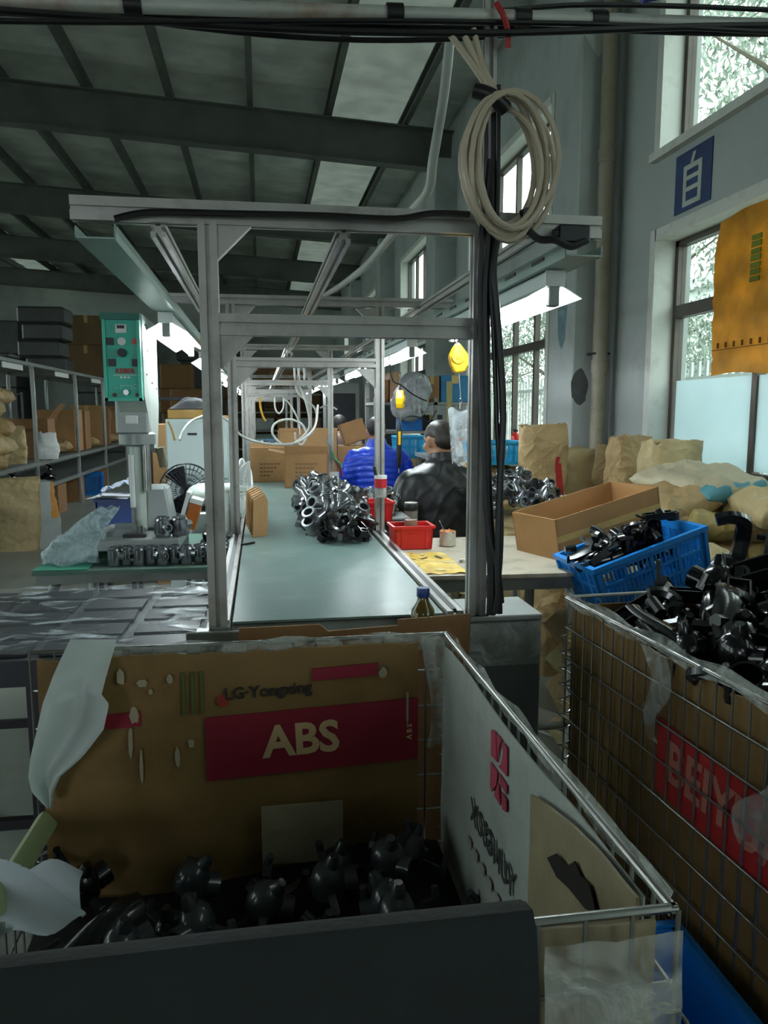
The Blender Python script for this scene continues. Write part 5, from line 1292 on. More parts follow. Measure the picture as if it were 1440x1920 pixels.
wbg = MB(); wbg.sph((0, 0, .11), (.12, .1, .12), 16, 10); o = wbg.build('plastic_bag', M_film('white_bag2', 'BFC8D0', .7, .2, .8, 18, .3), None, smooth=True); o.location = (.28, 8.2, BZ + .1); tag(o, 'white plastic bag bulging above the far carton on belt', 'plastic bag')
o = open_box('blue_carton', 'small blue and white box behind the left carton on belt', M('blue_card', '4F7FA8', .6), (.13, 7.5, BZ + .001), .2, .2, .28)
for i in range(8):
    o = obj('tee_fitting', PROTO_ME['tee', 'metal']); o.location = (.03 + .06 * (i % 3), 6.75 + .07 * (i // 3), BZ + .20 + .02 * (i % 2)); o.rotation_euler = (i, i * .7, i * 1.9); tag(o, 'metallic tee fitting heaped behind the left carton on belt', 'fitting', 'fittings behind the left carton')
hp = carton('brown carton supporting the fittings behind the left carton', m_card, (.09, 6.82, BZ + .001), .24, .26, .16)
# brown bottle at the belt end
m_amber = M('amber_glass', '5A4A14', .12, 0, .1, 6, coat=.4)
bo_ = thing('brown_bottle', 'amber bottle with blue cap at the near end of belt', 'bottle', (.415, 1.955, .735))
MB().lathe([(.001, 0), (.032, 0), (.034, .005), (.034, .075), (.03, .095), (.016, .118), (.014, .13), (.014, .14)], 24).build('body', m_amber, bo_, smooth=True)
MB().lathe([(.0165, .13), (.0175, .132), (.0175, .152), (.016, .154), (.001, .154)], 20).build('cap', M('blue_cap', '1F3E7E', .4), bo_, smooth=True)
MB().bb(-.15, .35, -.145, -.03, .725, .735).build('end_ledge', m_steel, cv)
# cup strapped to the second post
cp = thing('label_cup', 'cut bottle cup with red and white label strapped to post', 'cup', (.528, 3.425, .965))
MB().lathe([(.001, 0), (.024, 0), (.028, .03), (.028, .10), (.026, .10), (.026, .032), (.02, .004), (.001, .004)], 16).build('cup', M_film('cup_plastic', 'CFD3D0', .5, .15, .2), cp, smooth=True)
MB().lathe([(.0285, .045), (.0287, .045), (.0287, .085), (.0285, .085)], 16).build('red_label', M('label_red', 'B8202A', .4), cp, smooth=True)
MB().lathe([(.0286, .085), (.0289, .085), (.0289, .1), (.0286, .1)], 16).build('white_label', m_white, cp, smooth=True)
MB().cyl((-.01, 0, .05), (-.03, 0, .14), .007).build('tool_handle', m_dark, cp)
# pliers hooked on the third post
pl = thing('pliers', 'green handled pliers clipped to the third post', 'pliers', tuple(at(622, 845, 5.9)))
MB().tube([(0, 0, 0), (.02, 0, -.06), (.06, 0, -.1), (.075, 0, -.13)], .009, 8).build('handle', M('green_grip', '2E8A62', .5), pl, smooth=True); MB().tube([(0, 0, 0), (.03, 0, -.08), (.07, 0, -.15), (.08, 0, -.2)], .008, 8).build('handle', M('maroon_grip', '7A2030', .5), pl, smooth=True); MB().bar((-.05, 0, .09), (.01, 0, -.01), .03, .012).build('jaw', m_wire, pl)
pc = MB().bb(-.035, .035, -.002, .002, -.055, .055).build('paper_note', m_white, None); pc.location = at(627, 898, 5.92); tag(pc, 'white paper note with grey mark at the foot of third post', 'note')
MB().sph((0, -.003, .0), (.016, .002, .016), 10, 6).build('grey_mark', m_steel, pc)

# ================================================================ bench on the right of the line
m_btop = M('bench_top', 'A79F8D', .5, 0, .12, 4, dirt='6F6757', dirt_amt=.6, dirt_scale=9)
bn = thing('work_bench', 'scuffed pale bench beside the belt behind right gantry post', 'bench', (.855, 2.97, 0))
MB().sheet(24, 16, lambda u, v: (-.345 + u * .68 + .012 * v * u, -.40 + v * .80, .776 - .006 * u * (1 - v) + .006 * max(0, u - .8) * 5 * (1 - v)), .014).build('top', m_btop, bn)
MB().bb(-.33, .30, -.37, .37, .715, .765).build('apron', m_steel, bn)
for x in (-.29, .10, .27):
    for y in (-.33, .33): MB().cyl((x, y, 0), (x, y, .72), .018, n=10).build('leg', m_white if x > .2 else m_steel, bn, smooth=True)
MB().cyl((-.29, .33, .25), (.27, .33, .25), .014).build('stretcher', m_white, bn); MB().cyl((-.29, -.33, .18), (.27, -.33, .18), .014).build('stretcher', m_steel, bn)
ym = MB().sheet(14, 12, lambda u, v: (.525 + u * .19 + .01 * fnoise((v * 4, u, 0), 2), 2.60 + v * .4 + .015 * fnoise((u * 4, v, 3), 2), .785 + .002 * math.sin(u * 9 + v * 7)), .001).build('yellow_sheet', M('yellow_paper', 'C9A94A', .6, 0, .3, 14, dirt='D8C890', dirt_amt=.8, dirt_scale=18), None); tag(ym, 'torn yellow paper sheet on the bench beside belt rail', 'paper')
for i in range(14):
    sx, sy = rnd.uniform(.53, .78), rnd.uniform(2.6, 3.0); l_ = rnd.uniform(.015, .035)
    o = MB().prism([(-l_, -.006), (l_, -.003), (l_ * .8, .008), (-l_ * .6, .006)], .001).build('paper_scrap', (M('scrap_yellow', 'D0AE4C', .6), M('scrap_dark', '4A4438', .7), M('scrap_white', 'CFCBBB', .6))[i % 3], None); o.location = (sx, sy, .788); o.rotation_euler = (0, 0, rnd.uniform(0, 6)); tag(o, 'tiny paper scrap scattered on the bench top', 'paper scrap', 'paper scraps on the bench')
tray('red_tray', 'red plastic tray on the bench holding a tea jar', m_red, (.613, 3.15, .785), .165, .14, .095, .02)
tj = thing('tea_jar', 'clear jar of brown tea with black lid in red tray', 'jar', (.618, 3.17, .792))
MB().lathe([(.001, 0), (.027, 0), (.029, .006), (.029, .14), (.026, .148)], 20).build('glass', M_film('jar_glass', 'B9BAB2', .22, .05, .05, 4, .2), tj, smooth=True)
MB().lathe([(.001, .004), (.0255, .004), (.0265, .01), (.0265, .105), (.001, .107)], 20).build('tea', M('brown_tea', '8A5A30', .3, 0, .35, 18), tj, smooth=True)
MB().lathe([(.029, .145), (.03, .147), (.03, .172), (.028, .175), (.001, .175)], 20).build('lid', m_black, tj, smooth=True)
MB().lathe([(.0285, .174), (.0285, .178), (.001, .178)], 20).build('lid_rim', m_wire, tj, smooth=True)
pt = thing('paste_tub', 'white tub of orange paste with a spoon on the bench', 'tub', (.775, 3.16, .785))
MB().lathe([(.001, 0), (.032, 0), (.034, .004), (.034, .062), (.031, .062), (.031, .05), (.001, .05)], 20).build('tub', M('tub_white', 'C9C6B8', .45, 0, .2, 25), pt, smooth=True)
MB().sheet(10, 10, lambda u, v: ((u - .5) * .064, (v - .5) * .064 if abs(u - .5) < .35 else (v - .5) * .04, .058 + .012 * fnoise((u * 4, v * 4, 1), 2)), .004).build('paste', M('orange_paste', 'B4621E', .4, 0, .3, 30), pt, smooth=True)
MB().bar((-.01, 0, .05), (-.035, 0, .105), .006, .003).build('spoon', m_wire, pt)

# long carton and blue crate on the sack heap to the right
tl = R(-11)
lb = open_box('long_carton', 'long open tan carton tilted on the bench end', M('tan_card', '9C7448', .7, 0, .1, 5, bump=.1, dirt='7A5630', dirt_amt=.3), (1.335, 2.98, .812), .54, .27, .185, .32, (), (0, R(-11), .32))
MB().bb(-.271, .271, -.1362, -.135, .09, .115).build('tape', m_tape, lb)
cr = crate('blue_crate', 'blue perforated crate of black parts tilted beside right bin', m_blue, (1.335, 2.54, .705), .42, .27, .20, 0, (0, R(-17.5), .08), 4, 3)
Mcr = Matrix.Translation((1.335, 2.54, .705)) @ Euler((0, R(-17.5), .08)).to_matrix().to_4x4()
rnd = random.Random(13)
for i in range(26):
    k = i // 13; p = Mcr @ Vector((rnd.uniform(-.17, .15), rnd.uniform(-.09, .09), .15 + .05 * k + .035 * (1 - abs(rnd.uniform(-1, 1)))))
    o = obj('moulded_part', PROTO_ME[rnd.choice(K)]); o.location = p; o.rotation_euler = (rnd.gauss(0, .5), rnd.gauss(0, .5), rnd.uniform(0, 6)); o.scale = (.85,) * 3; tag(o, 'glossy black moulded part piled in the tilted blue crate', 'plastic part', 'black parts in the blue crate')
# sacks: heap under crate and carton, pile by the window
def layer_pile(tag_, cx, cy, z0, nl, l, w_, h_, seed, per=1, dx=.5, mats=(m_kraft2, m_kraft), rz0=0):
    words = ('bottom', 'second', 'third', 'fourth', 'fifth', 'sixth', 'seventh')
    for k in range(nl):
        for q in range(per):
            nm = '%s layer of %s' % (words[k], tag_) + ('' if per == 1 else (', %s sack' % ('left', 'middle', 'right')[q]))
            lying_sack('kraft_sack', 'lying kraft sack, ' + nm, mats[(k + q) % len(mats)], (cx + (q - (per - 1) / 2) * dx + .03 * math.sin(k * 2.3 + seed), cy + .03 * math.cos(k * 1.7 + seed + q), z0 + k * h_ * .86), l, w_, h_, seed + k * 3 + q, rz0 + .18 * math.sin(k * 2.1 + q + seed), 'lying kraft sacks', (.03 * math.sin(k), .04 * math.cos(k + q)))
layer_pile('heap under the blue crate', 1.38, 2.62, 0, 4, .55, .5, .17, 41)
layer_pile('heap under the long carton', 1.72, 3.05, 0, 5, .55, .5, .17, 51)
layer_pile('pile by the near window', 2.15, 3.62, 0, 6, .31, .62, .165, 61, 3, .255, (M('yellow_kraft', 'A8975E', .6, 0, .15, 4, bump=.7, bscale=9, creased=14, dirt='857243', dirt_amt=.3, dirt_scale=5), m_kraft))
ts = lying_sack('striped_sack', 'pale sack with teal stripes on top of window pile', M('pale_sack', 'AFA68B', .6, 0, .1, 4, bump=.7, bscale=9, creased=12), (2.27, 3.74, .90), .46, .56, .15, 77, .25, None, (.1, -.08))
print_on(ts, M('teal_ink', '4F8A96', .6), lambda c: (c.x < -.15 and c.y < -.2) or (c.y < -.22 and (.03 < c.z < .06 or .095 < c.z < .12)))
lying_sack('kraft_sack', 'greenish pale sack folded over the right of window pile', m_kraft2, (2.36, 3.22, .82), .34, .42, .16, 83, -.2, None, (.1, .05))
lying_sack('kraft_sack', 'brown crumpled sack jutting left from window pile', m_kraft, (2.0, 3.6, .83), .36, .42, .13, 85, .3, None, (.1, -.15))
standing_bag('kraft_bag', 'tall kraft bag with torn white mouth standing by window jamb', m_kraft, (2.33, 4.62, 0), .26, .26, 1.19, 91, .2, None, (.03, .06), .55)
standing_bag('kraft_bag', 'wide crumpled kraft bag standing against near window', m_kraft2, (2.31, 4.15, 0), .33, .32, 1.18, 92, .1, None, (.06, .05), .5)
standing_bag('kraft_bag', 'short kraft bag with teal patch leaning at the pillar foot', m_kraft2, (2.17, 5.25, 0), .32, .26, 1.08, 93, .1, None, (.05, .05), .5)
standing_bag('kraft_bag', 'darker kraft bag behind the drain pipe bag', m_kraft, (2.42, 5.05, 0), .18, .24, 1.12, 94, .6, None, (.02, .06), .5)
rb = standing_bag('kraft_bag', 'tall kraft bag with red printed stripe behind the long carton', m_kraft, (1.87, 4.95, 0), .30, .24, 1.26, 95, -.1, None, (.0, .03), .6)
print_on(rb, m_red2, lambda c: c.y < -.03 and .035 + .12 * (1.05 - c.z) < c.x < .085 + .12 * (1.05 - c.z) and .6 < c.z < 1.06)
standing_bag('kraft_bag', 'kraft bag standing on the floor under bench end', m_kraft, (1.50, 3.78, 0), .26, .24, .78, 96, .2, None, (.02, 0), .6)
# fittings heap on sacks behind the bench
layer_pile('heap behind the bench', 1.5, 4.35, 0, 5, .7, .75, .17, 101)
def zs_(x, y): return .80 + .14 * max(0, 1 - ((x - 1.42) / .32) ** 2 - ((y - 4.3) / .45) ** 2)
scatter('tee_fitting', 'metallic grey tee fitting heaped on sacks behind the bench', 'fitting', 'tee fittings heaped on sacks', [('tee', 'metal'), ('body', 'metal'), ('tee', 'grey')], 1.2, 1.68, 3.98, 4.7, zs_, 2, .1, 43, .6, 1.0)
layer_pile('stack under the cyan crate', 1.65, 5.35, 0, 6, .6, .5, .18, 111)
crate('blue_crate', 'cyan crate on stacked sacks behind the black cables', M('cyan_plastic', '1E93BE', .4), (1.62, 5.25, .985), .34, .3, .16, .05, None, 4, 2)
for i in range(2):
    fe_ = thing('fire_extinguisher', 'red fire extinguisher on the sill, %s of the two' % ('left', 'right')[i], 'fire extinguisher', (2.48, 7.36 - .26 * i, .965))
    MB().lathe([(.04, 0), (.042, .005), (.042, .14), (.03, .165), (.014, .175), (.014, .185)], 16).build('cylinder', m_red, fe_, smooth=True); MB().bb(-.02, .02, -.012, .012, .185, .2).build('valve', m_dark, fe_); MB().bar((-.045, 0, .21), (.02, 0, .2), .012, .006).build('lever', m_dark, fe_)
o = MB().bb(-.3, .28, -.1, .1, 0, .012).build('floor_board', M('white_board', 'B8BCB6', .5), None); o.location = (1.12, 3.2, .002); o.rotation_euler = (0, 0, -1.0); tag(o, 'pale board lying on floor under the bench', 'board')

# ================================================================ spring balancers
def balancer(label, loc, rz=0, tool=False):
    o = thing('spring_balancer', label, 'balancer', loc, rz)
    poly = [(0, .07), (.022, .045), (.048, .012), (.05, -.02), (.03, -.055), (-.012, -.06), (-.03, -.025), (-.036, .01), (-.02, .045)]
    MB().prism(poly, .05, Matrix(((1, 0, 0, 0), (0, 0, -1, .025), (0, 1, 0, 0), (0, 0, 0, 1)))).build('body', m_yellow, o, bevel=.006)
    MB().lathe([(.001, .012), (.008, .012), (.01, .008), (.026, .008), (.03, .0)], 20, Matrix.Translation((-.002, -.025, .005)) @ Matrix.Rotation(PI / 2, 4, 'X')).build('drum_cover', M('amber_paint', 'C99A10', .35), o, smooth=True)
    MB().tube(smoothpts([(0, 0, .065), (-.012, 0, .08), (0, 0, .1), (.005, 0, .17)], 4), .004, 6).build('hook', m_dark, o, smooth=True); MB().bb(.035, .05, -.02, .02, -.035, -.02).build('adjuster', m_dark, o)
    MB().cyl((.01, 0, -.06), (.018, 0, -.17), .0022, n=6).build('line', m_wire, o); MB().tube([(.018 + .007 * math.cos(t), 0, -.178 + .009 * math.sin(t)) for t in [k * PI / 6 for k in range(12)]], .0018, 5, closed=True).build('ring', m_wire, o); MB().bar((.018, 0, -.185), (.015, 0, -.215), .005).build('snap_hook', m_wire, o)
    return o
balancer('yellow spring balancer hanging beside the right gantry post', tuple(at(857, 673, 3.3)))
balancer('smaller yellow spring balancer above the man in blue', tuple(at(750, 750, 5.2)), 1.2)
sd_ = thing('screwdriver', 'black electric screwdriver with yellow label hanging by blue jacket', 'screwdriver', tuple(at(748, 870, 5.15)))
MB().lathe([(.004, -.03), (.008, -.02), (.014, 0), (.018, .04), (.018, .24), (.01, .27), (.004, .3)], 14).build('body', m_black, sd_, smooth=True); MB().bb(-.008, .008, -.0205, -.017, .13, .22).build('yellow_label', m_yellow, sd_); MB().cyl((0, 0, -.06), (0, 0, -.03), .004).build('bit', m_wire, sd_)
cable('black lead curling from the hanging screwdriver', [(752, 790, 5.15), (760, 783, 5.15), (775, 780, 5.2), (790, 785, 5.25), (805, 790, 5.3), (818, 770, 5.4)], .005, 'tool_lead', None, 'cable', 7, None)
cable('black lead running to the smaller balancer', [(730, 655, 5.0), (731, 690, 5.1), (738, 715, 5.15), (752, 722, 5.2), (775, 740, 5.3), (800, 752, 5.4)], .005, 'tool_lead', None, 'cable', 7, None)
# loops of white hose above the belt
hz = [[(560, 690, 6.0), (562, 720, 6.0), (575, 760, 6.05), (580, 800, 6.1), (560, 825, 6.1), (535, 835, 6.1), (512, 815, 6.1), (515, 795, 6.1), (540, 786, 6.1), (565, 795, 6.15), (575, 815, 6.15), (567, 833, 6.15), (556, 828, 6.15), (553, 812, 6.1)],
      [(552, 690, 6.2), (556, 730, 6.2), (575, 752, 6.2), (590, 765, 6.2), (594, 785, 6.2), (585, 810, 6.2), (570, 822, 6.2)],
      [(570, 690, 6.3), (571, 705, 6.3), (569, 725, 6.3)],
      [(515, 745, 6.6), (516, 765, 6.6), (523, 775, 6.6), (531, 765, 6.6), (532, 745, 6.6)],
      [(447, 725, 6.0), (470, 728, 6.1), (500, 722, 6.2), (530, 715, 6.3)], [(530, 745, 6.3), (545, 760, 6.3), (560, 790, 6.3), (563, 815, 6.3)],
      [(468, 743, 6.0), (500, 738, 6.1), (540, 740, 6.2)], [(600, 765, 6.1), (615, 760, 6.1), (632, 768, 6.1)]]
wd_ = ('making the widest loop', 'twisting down beside the loop', 'hanging shortest', 'sagging as a small U', 'stretched left along the beam', 'dropping to the carton', 'lying level under the beam', 'reaching right to the post')
for i, q in enumerate(hz): hose('white air hose above the belt, ' + wd_[i], q, .009 if i < 3 else .007, m_hose, 'air_hose', 'air hoses above the belt')
hose('short yellow hose hanging above the belt', [(488, 745, 5.6), (488, 760, 5.6), (492, 778, 5.6), (498, 790, 5.6)], .008, M('yellow_hose2', 'C9952A', .4), 'air_hose')
# ================================================================ people
def remesh(mb, voxel, mat, name, smooth_it=4):
    me = mb.mesh(name, mat); o = bpy.data.objects.new('t', me); COL.objects.link(o)
    md = o.modifiers.new('r', 'REMESH'); md.mode = 'VOXEL'; md.voxel_size = voxel
    sm = o.modifiers.new('s', 'SMOOTH'); sm.factor = .5; sm.iterations = smooth_it
    dg = bpy.context.evaluated_depsgraph_get(); r = bpy.data.meshes.new_from_object(o.evaluated_get(dg)); r.name = name
    bpy.data.objects.remove(o); bpy.data.meshes.remove(me)
    r.materials.clear(); r.materials.append(mat)
    for p in r.polygons: p.use_smooth = True
    return r
def ringloft(b, secs, n=24):
    """secs: (cx, cy, z, rx, ry)"""
    vs = []; fs = []
    for cx, cy, z, rx, ry in secs:
        for j in range(n):
            t = 2 * PI * j / n; c, s = math.cos(t), math.sin(t); e = .85
            vs.append((cx + math.copysign(abs(c) ** e, c) * rx, cy + math.copysign(abs(s) ** e, s) * ry, z))
    k = len(secs)
    for i in range(k - 1):
        for j in range(n): j2 = (j + 1) % n; fs.append((i * n + j, i * n + j2, (i + 1) * n + j2, (i + 1) * n + j))
    fs.append(tuple(range(n - 1, -1, -1))); fs.append(tuple(range((k - 1) * n, k * n))); b.add(vs, fs)
def limb(b, pts, rad): b.tube(smoothpts(pts, 5), .1, 14, radii=[rad[min(len(rad) - 1, int(i / 5))] * (1 - (i % 5) / 5) + rad[min(len(rad) - 1, int(i / 5) + 1)] * ((i % 5) / 5) for i in range(5 * (len(pts) - 1) + 1)])
def hand(b, wrist, s, fwd=Vector((0, 1, -.15))):
    f = fwd.normalized(); side = Vector((s, 0, 0)); up = Vector((0, 0, 1))
    b.sph(wrist + f * .045, (.038, .05, .018), 12, 8)
    for k in range(4):
        base = wrist + f * .085 + side * (.027 - .018 * k); ln = (.06, .07, .066, .052)[3 - k if s > 0 else 3 - k]
        b.tube([base - f * .03, base, base + f * ln * .5 - up * .006, base + f * ln * .8 - up * .024], .0085, 8, radii=[.009, .009, .0085, .007])
    tb_ = wrist + f * .03 - side * .032; b.tube([tb_ + side * .012, tb_, tb_ + f * .03 - side * .016, tb_ + f * .052 - side * .012 - up * .008], .009, 8, radii=[.011, .011, .0095, .008])
def person(label, loc, rz, jacket, jm, skin, hairm, pants, head_turn, head_tilt, k=1.0, hair='short', quilt=False, crease=False, hood=False):
    o = thing('person', label, 'person', loc, rz)
    le = lambda z: (z - .5) * .10          # forward lean
    HZ = 1.185; hc = Vector((0, le(1.15) + .035, HZ))
    Rm = Matrix.Translation(hc) @ Euler((head_tilt, 0, head_turn)).to_matrix().to_4x4()
    b = MB()
    def hs(c, r): b.sph(Rm @ Vector(c), r, 18, 12, rot=Euler((head_tilt, 0, head_turn)).to_matrix())
    hs((0, -.008, .012), (.079, .096, .1)); hs((0, .03, -.045), (.06, .064, .072)); hs((0, .055, -.085), (.036, .036, .03))
    hs((0, .092, -.02), (.013, .02, .022)); hs((0, .085, .005), (.009, .012, .03)); hs((0, .072, .03), (.055, .022, .014)); hs((0, .078, -.06), (.026, .016, .008)); hs((0, .078, -.072), (.022, .015, .008))
    for s in (-1, 1): hs((s * .08, -.005, -.015), (.008, .018, .031)); hs((s * .086, -.012, -.005), (.006, .012, .02)); hs((s * .048, .06, -.028), (.022, .026, .024))
    b.tube([Vector((0, le(1.0), .98)), Vector((0, le(1.08) + .005, 1.07)), hc + Vector((0, -.012, -.04))], .06, 16, radii=[.072, .06, .058])
    ringloft(b, [(0, le(z), z, rx, ry) for z, rx, ry in ((.46, .15, .11), (.7, .15, .10), (.95, .16, .09), (1.01, .10, .07))])
    for s in (-1, 1):
        limb(b, [(s * .17, le(.97), .96), (s * .265, .06, .745), (s * .165, .31, .80)], [.045, .04, .03]); hand(b, Vector((s * .155, .335, .805)), s)
        limb(b, [(s * .09, 0, .50), (s * .14, .40, .52), (s * .14, .40, .1)], [.07, .05, .04])
    sk = obj('body', remesh(b, .0075, skin, 'body', 3), o)
    # eyes
    for s in (-1, 1):
        e = MB(); e.sph(Rm @ Vector((s * .031, .082, .008)), .0095, 10, 6); e.build('eye', m_dark, o, smooth=True)
    # jacket
    j = MB()
    ringloft(j, [(0, le(z), z, rx * jacket, ry * jacket) for z, rx, ry in ((.47, .205, .155), (.56, .215, .165), (.7, .215, .16), (.84, .225, .155), (.94, .232, .145), (1.0, .205, .125), (1.035, .14, .10), (1.06, .088, .08), (1.095, .078, .074))])
    for s in (-1, 1):
        j.sph((s * .195, le(.97), .955), (.075, .075, .075), 14, 9)
        limb(j, [(s * .195, le(.97), .955), (s * .262, .02, .82), (s * .282, .08, .725), (s * .2, .22, .765), (s * .165, .30, .80)], [.078 * jacket, .07 * jacket, .068 * jacket, .058 * jacket, .05])
        j.sph((s * .278, .07, .73), (.066 * jacket,) * 3, 12, 8)
    if hood: j.sph((0, -.075, 1.035), (.11, .055, .07), 14, 8)
    me = remesh(j, .013, jm, 'jacket', 3)
    for v in me.vertices:
        p = v.co; n = v.normal
        if quilt:
            ph = p.z / .052 + (.25 * math.sin(p.x * 14)); q = abs(math.sin(ph * PI)) ** .5
            v.co = p + n * (.014 * q - .006 + .004 * fnoise(p, 22))
        else:
            w_ = fnoise((p.x * 5 + p.z * 4, p.y * 4, p.z * 9 - p.x * 6), 1.0, 2) * .008 + fnoise(p, 16) * .003
            if crease: w_ += .005 * max(0, math.sin((p.z * 1.1 + abs(p.x) * 1.3) * 38 + 3 * fnoise(p, 5))) ** 3
            v.co = p + n * w_
    me.update(); obj('jacket', me, o)
    if crease:   # yoke seam and collar band
        sm = MB(); sm.tube([(x, le(.935) - .148 * jacket * math.sqrt(max(.05, 1 - (x / .25) ** 2)), .925) for x in [-.19 + .38 * i / 20 for i in range(21)]], .004, 6); sm.build('yoke_seam', jm, o, smooth=True)
    c = MB(); c.lathe([(.088, 0), (.083, .028), (.076, .05), (.07, .05), (.076, .026), (.08, 0)], 24, Matrix.Translation((0, le(1.07) - .002, 1.062)) @ Matrix.Rotation(-.15, 4, 'X')); c.build('collar', jm, o, smooth=True)
    # trousers and shoes
    t = MB()
    ringloft(t, [(0, .0, .44, .16, .14), (0, .01, .5, .19, .155), (0, .01, .58, .19, .15)])
    for s in (-1, 1): limb(t, [(s * .09, .0, .50), (s * .13, .25, .52), (s * .145, .42, .51), (s * .145, .42, .3), (s * .145, .40, .08)], [.10, .088, .075, .065, .06])
    obj('trousers', remesh(t, .015, pants, 'trousers', 3), o)
    for s in (-1, 1):
        q = MB(); q.sph((s * .145, .45, .045), (.048, .13, .045), 14, 8); q.build('shoe', m_black, o, smooth=True)
    # hair
    h = MB()
    if hair == 'short': h.sph(Rm @ Vector((0, -.02, .022)), (.082, .092, .098), 24, 16, rot=Euler((head_tilt, 0, head_turn)).to_matrix())
    elif hair == 'shaved': h.sph(Rm @ Vector((0, -.014, .03)), (.0805, .095, .085), 24, 16, rot=Euler((head_tilt, 0, head_turn)).to_matrix()); h.sph(Rm @ Vector((0, -.05, -.01)), (.07, .056, .062), 20, 14, rot=Euler((head_tilt, 0, head_turn)).to_matrix())
    else:
        h.sph(Rm @ Vector((0, -.02, .018)), (.092, .1, .105), 20, 14); h.sph(Rm @ Vector((0, -.07, -.05)), (.075, .05, .09), 16, 10)
    hm = remesh(h, .008, hairm, 'hair', 2)
    for v in hm.vertices: v.co += v.normal * .002 * fnoise(v.co, 60)
    obj('hair', hm, o)
    return o
def stool(label, x, y):
    o = thing('stool', label, 'stool', (x, y, 0)); MB().lathe([(.001, .42), (.16, .42), (.165, .43), (.165, .445), (.15, .452), (.001, .452)], 20).build('seat', m_dark, o, smooth=True)
    for s in ((-1, -1), (1, -1), (1, 1), (-1, 1)): MB().cyl((s[0] * .14, s[1] * .14, 0), (s[0] * .1, s[1] * .1, .42), .012).build('leg', m_steel, o)
m_skin = M('skin', 'A57A60', .5, 0, .08, 9)
m_leather = M('black_leather', '0E1013', .4, 0, .2, 8, bump=.12, bscale=30)
m_puffer = M('blue_nylon', '0F3CC0', .38, 0, .1, 8, bump=.2, bscale=25)
m_pinkc = M('dusty_pink_cloth', 'A58F8C', .8, 0, .1, 8, sheen=.3)
m_hairb = M('black_hair', '1B1715', .6, 0, .2, 40); m_hairs = M('shaved_hair', '2F2824', .5, 0, .25, 60)
m_pants = M('dark_trousers', '16171A', .8)
person('seated man in black leather jacket with shaved head turned left', (1.035, 4.28, 0), R(12), 1.06, m_leather, m_skin, m_hairs, m_pants, R(14), R(-14), hair='shaved', crease=True)
person('seated man in blue quilted jacket seen from behind', (.985, 6.5, 0), R(6), 1.0, m_puffer, m_skin, m_hairb, m_pants, R(0), R(-8), quilt=True)
person('seated person in dusty pink hooded coat behind the cartons', (.92, 9.0, 0), R(10), 1.0, m_pinkc, m_skin, m_hairb, m_pants, R(20), R(-14), hair='long', hood=True)
stool('round stool under the man in leather jacket', 1.035, 4.28); stool('round stool under the man in blue jacket', .985, 6.5); stool('round stool under the person in pink', .92, 9.0)
# ================================================================ far clutter between the line and the windows
m_fr = M('far_rack', '7D7F7A', .5, .2)
fr1 = thing('parts_rack', 'grey rack behind the man in leather with bags and boxes', 'rack', (0, 0, 0))
for x in (1.27, 1.95, 2.42):
    for y in (8.6, 9.3): MB().bb(x - .02, x + .02, y - .02, y + .02, 0, 1.5).build('upright', m_fr, fr1)
for z in (.3, .75, 1.1, 1.42): MB().bb(1.25, 2.44, 8.58, 9.32, z, z + .03).build('shelf', m_fr, fr1)
def fbox(label, px0, px1, py0, py1, Y, mat, d=.35, name='carton'):
    a = at(px0, py1, Y); b = at(px1, py0, Y); a.z = min((.33, .78, 1.13, 1.45), key=lambda q: abs(q - a.z)); b.z = max(b.z, a.z + .15); o = thing(name, label, 'box', ((a.x + b.x) / 2, Y + d / 2, a.z)); w_ = b.x - a.x; h_ = b.z - a.z
    MB().bb(-w_ / 2, w_ / 2, -d / 2, d / 2, 0, h_).build('body', mat, o, bevel=.006); MB().bb(-w_ * .12, w_ * .12, -d / 2 - .001, d / 2 + .001, h_ * .7, h_ + .001).build('tape', m_tape, o); return o
pink_card = M('pinkish_card', 'A88670', .7)
stk_ = [('tall blue storage bin on the rack behind the yellow balancer', 826, 880, 704, 764, 8.65, M('steel_blue', '14648E', .45)), ('brown carton left of the tall blue storage bin', 797, 824, 706, 762, 8.65, m_card2),
        ('pale pink carton stacked high beyond the grey bag', 731, 752, 697, 752, 8.75, pink_card), ('pale pink carton below the high one beyond grey bag', 733, 757, 758, 775, 8.7, pink_card), ('brown carton beside the window corner of the rack', 710, 729, 712, 750, 8.75, m_card2),
        ('blue bin low on the rack behind the shaved head', 752, 792, 790, 828, 8.65, M('mid_blue', '1560A8', .4)), ('dark box under the rack shelf', 790, 830, 778, 805, 8.66, m_dark)]
for s_ in stk_: fbox(*s_)
gb = MB(); gb.sph((0, 0, 0), (.2, .16, .27), 40, 30)
me = gb.mesh('grey_bag', M_film('grey_bag_film', '8F9296', .85, .2, .6, 12, .15), smooth=True)
for v in me.vertices: v.co += v.normal * .09 * fnoise(v.co, 5) + v.normal * .1 * crumple(v.co, 7)
o = obj('grey_bag', me); o.location = at(772, 745, 8.4); o.rotation_euler = (0, .5, 0); tag(o, 'bulging grey plastic bag on the rack by the window', 'plastic bag')
yp = MB().bb(-.025, .025, -.025, .025, 0, 1.66).build('wooden_post', M('yellow_green_wood', '8C8758', .7), None); yp.location = at(840, 985, 8.0); yp.location.z = 0; tag(yp, 'pale wooden post standing before the blue storage bin', 'post')
crate('blue_crate', 'bright cyan crate between the two seated men', MATS['cyan_plastic'], tuple(at(768, 858, 6.9)), .24, .25, .2, .1, None, 3, 2)
cs_ = carton('carton under the cyan crate between the men', m_card2, (tuple(at(768, 858, 6.9))[0], 6.9, 0), .35, .35, tuple(at(768, 858, 6.9))[2] - .002)
ro = thing('orange_pot', 'orange and dark red pot on bench behind gantry post', 'pot', (at(865, 836, 6.3).x, 6.3, at(866, 855, 6.0).z))
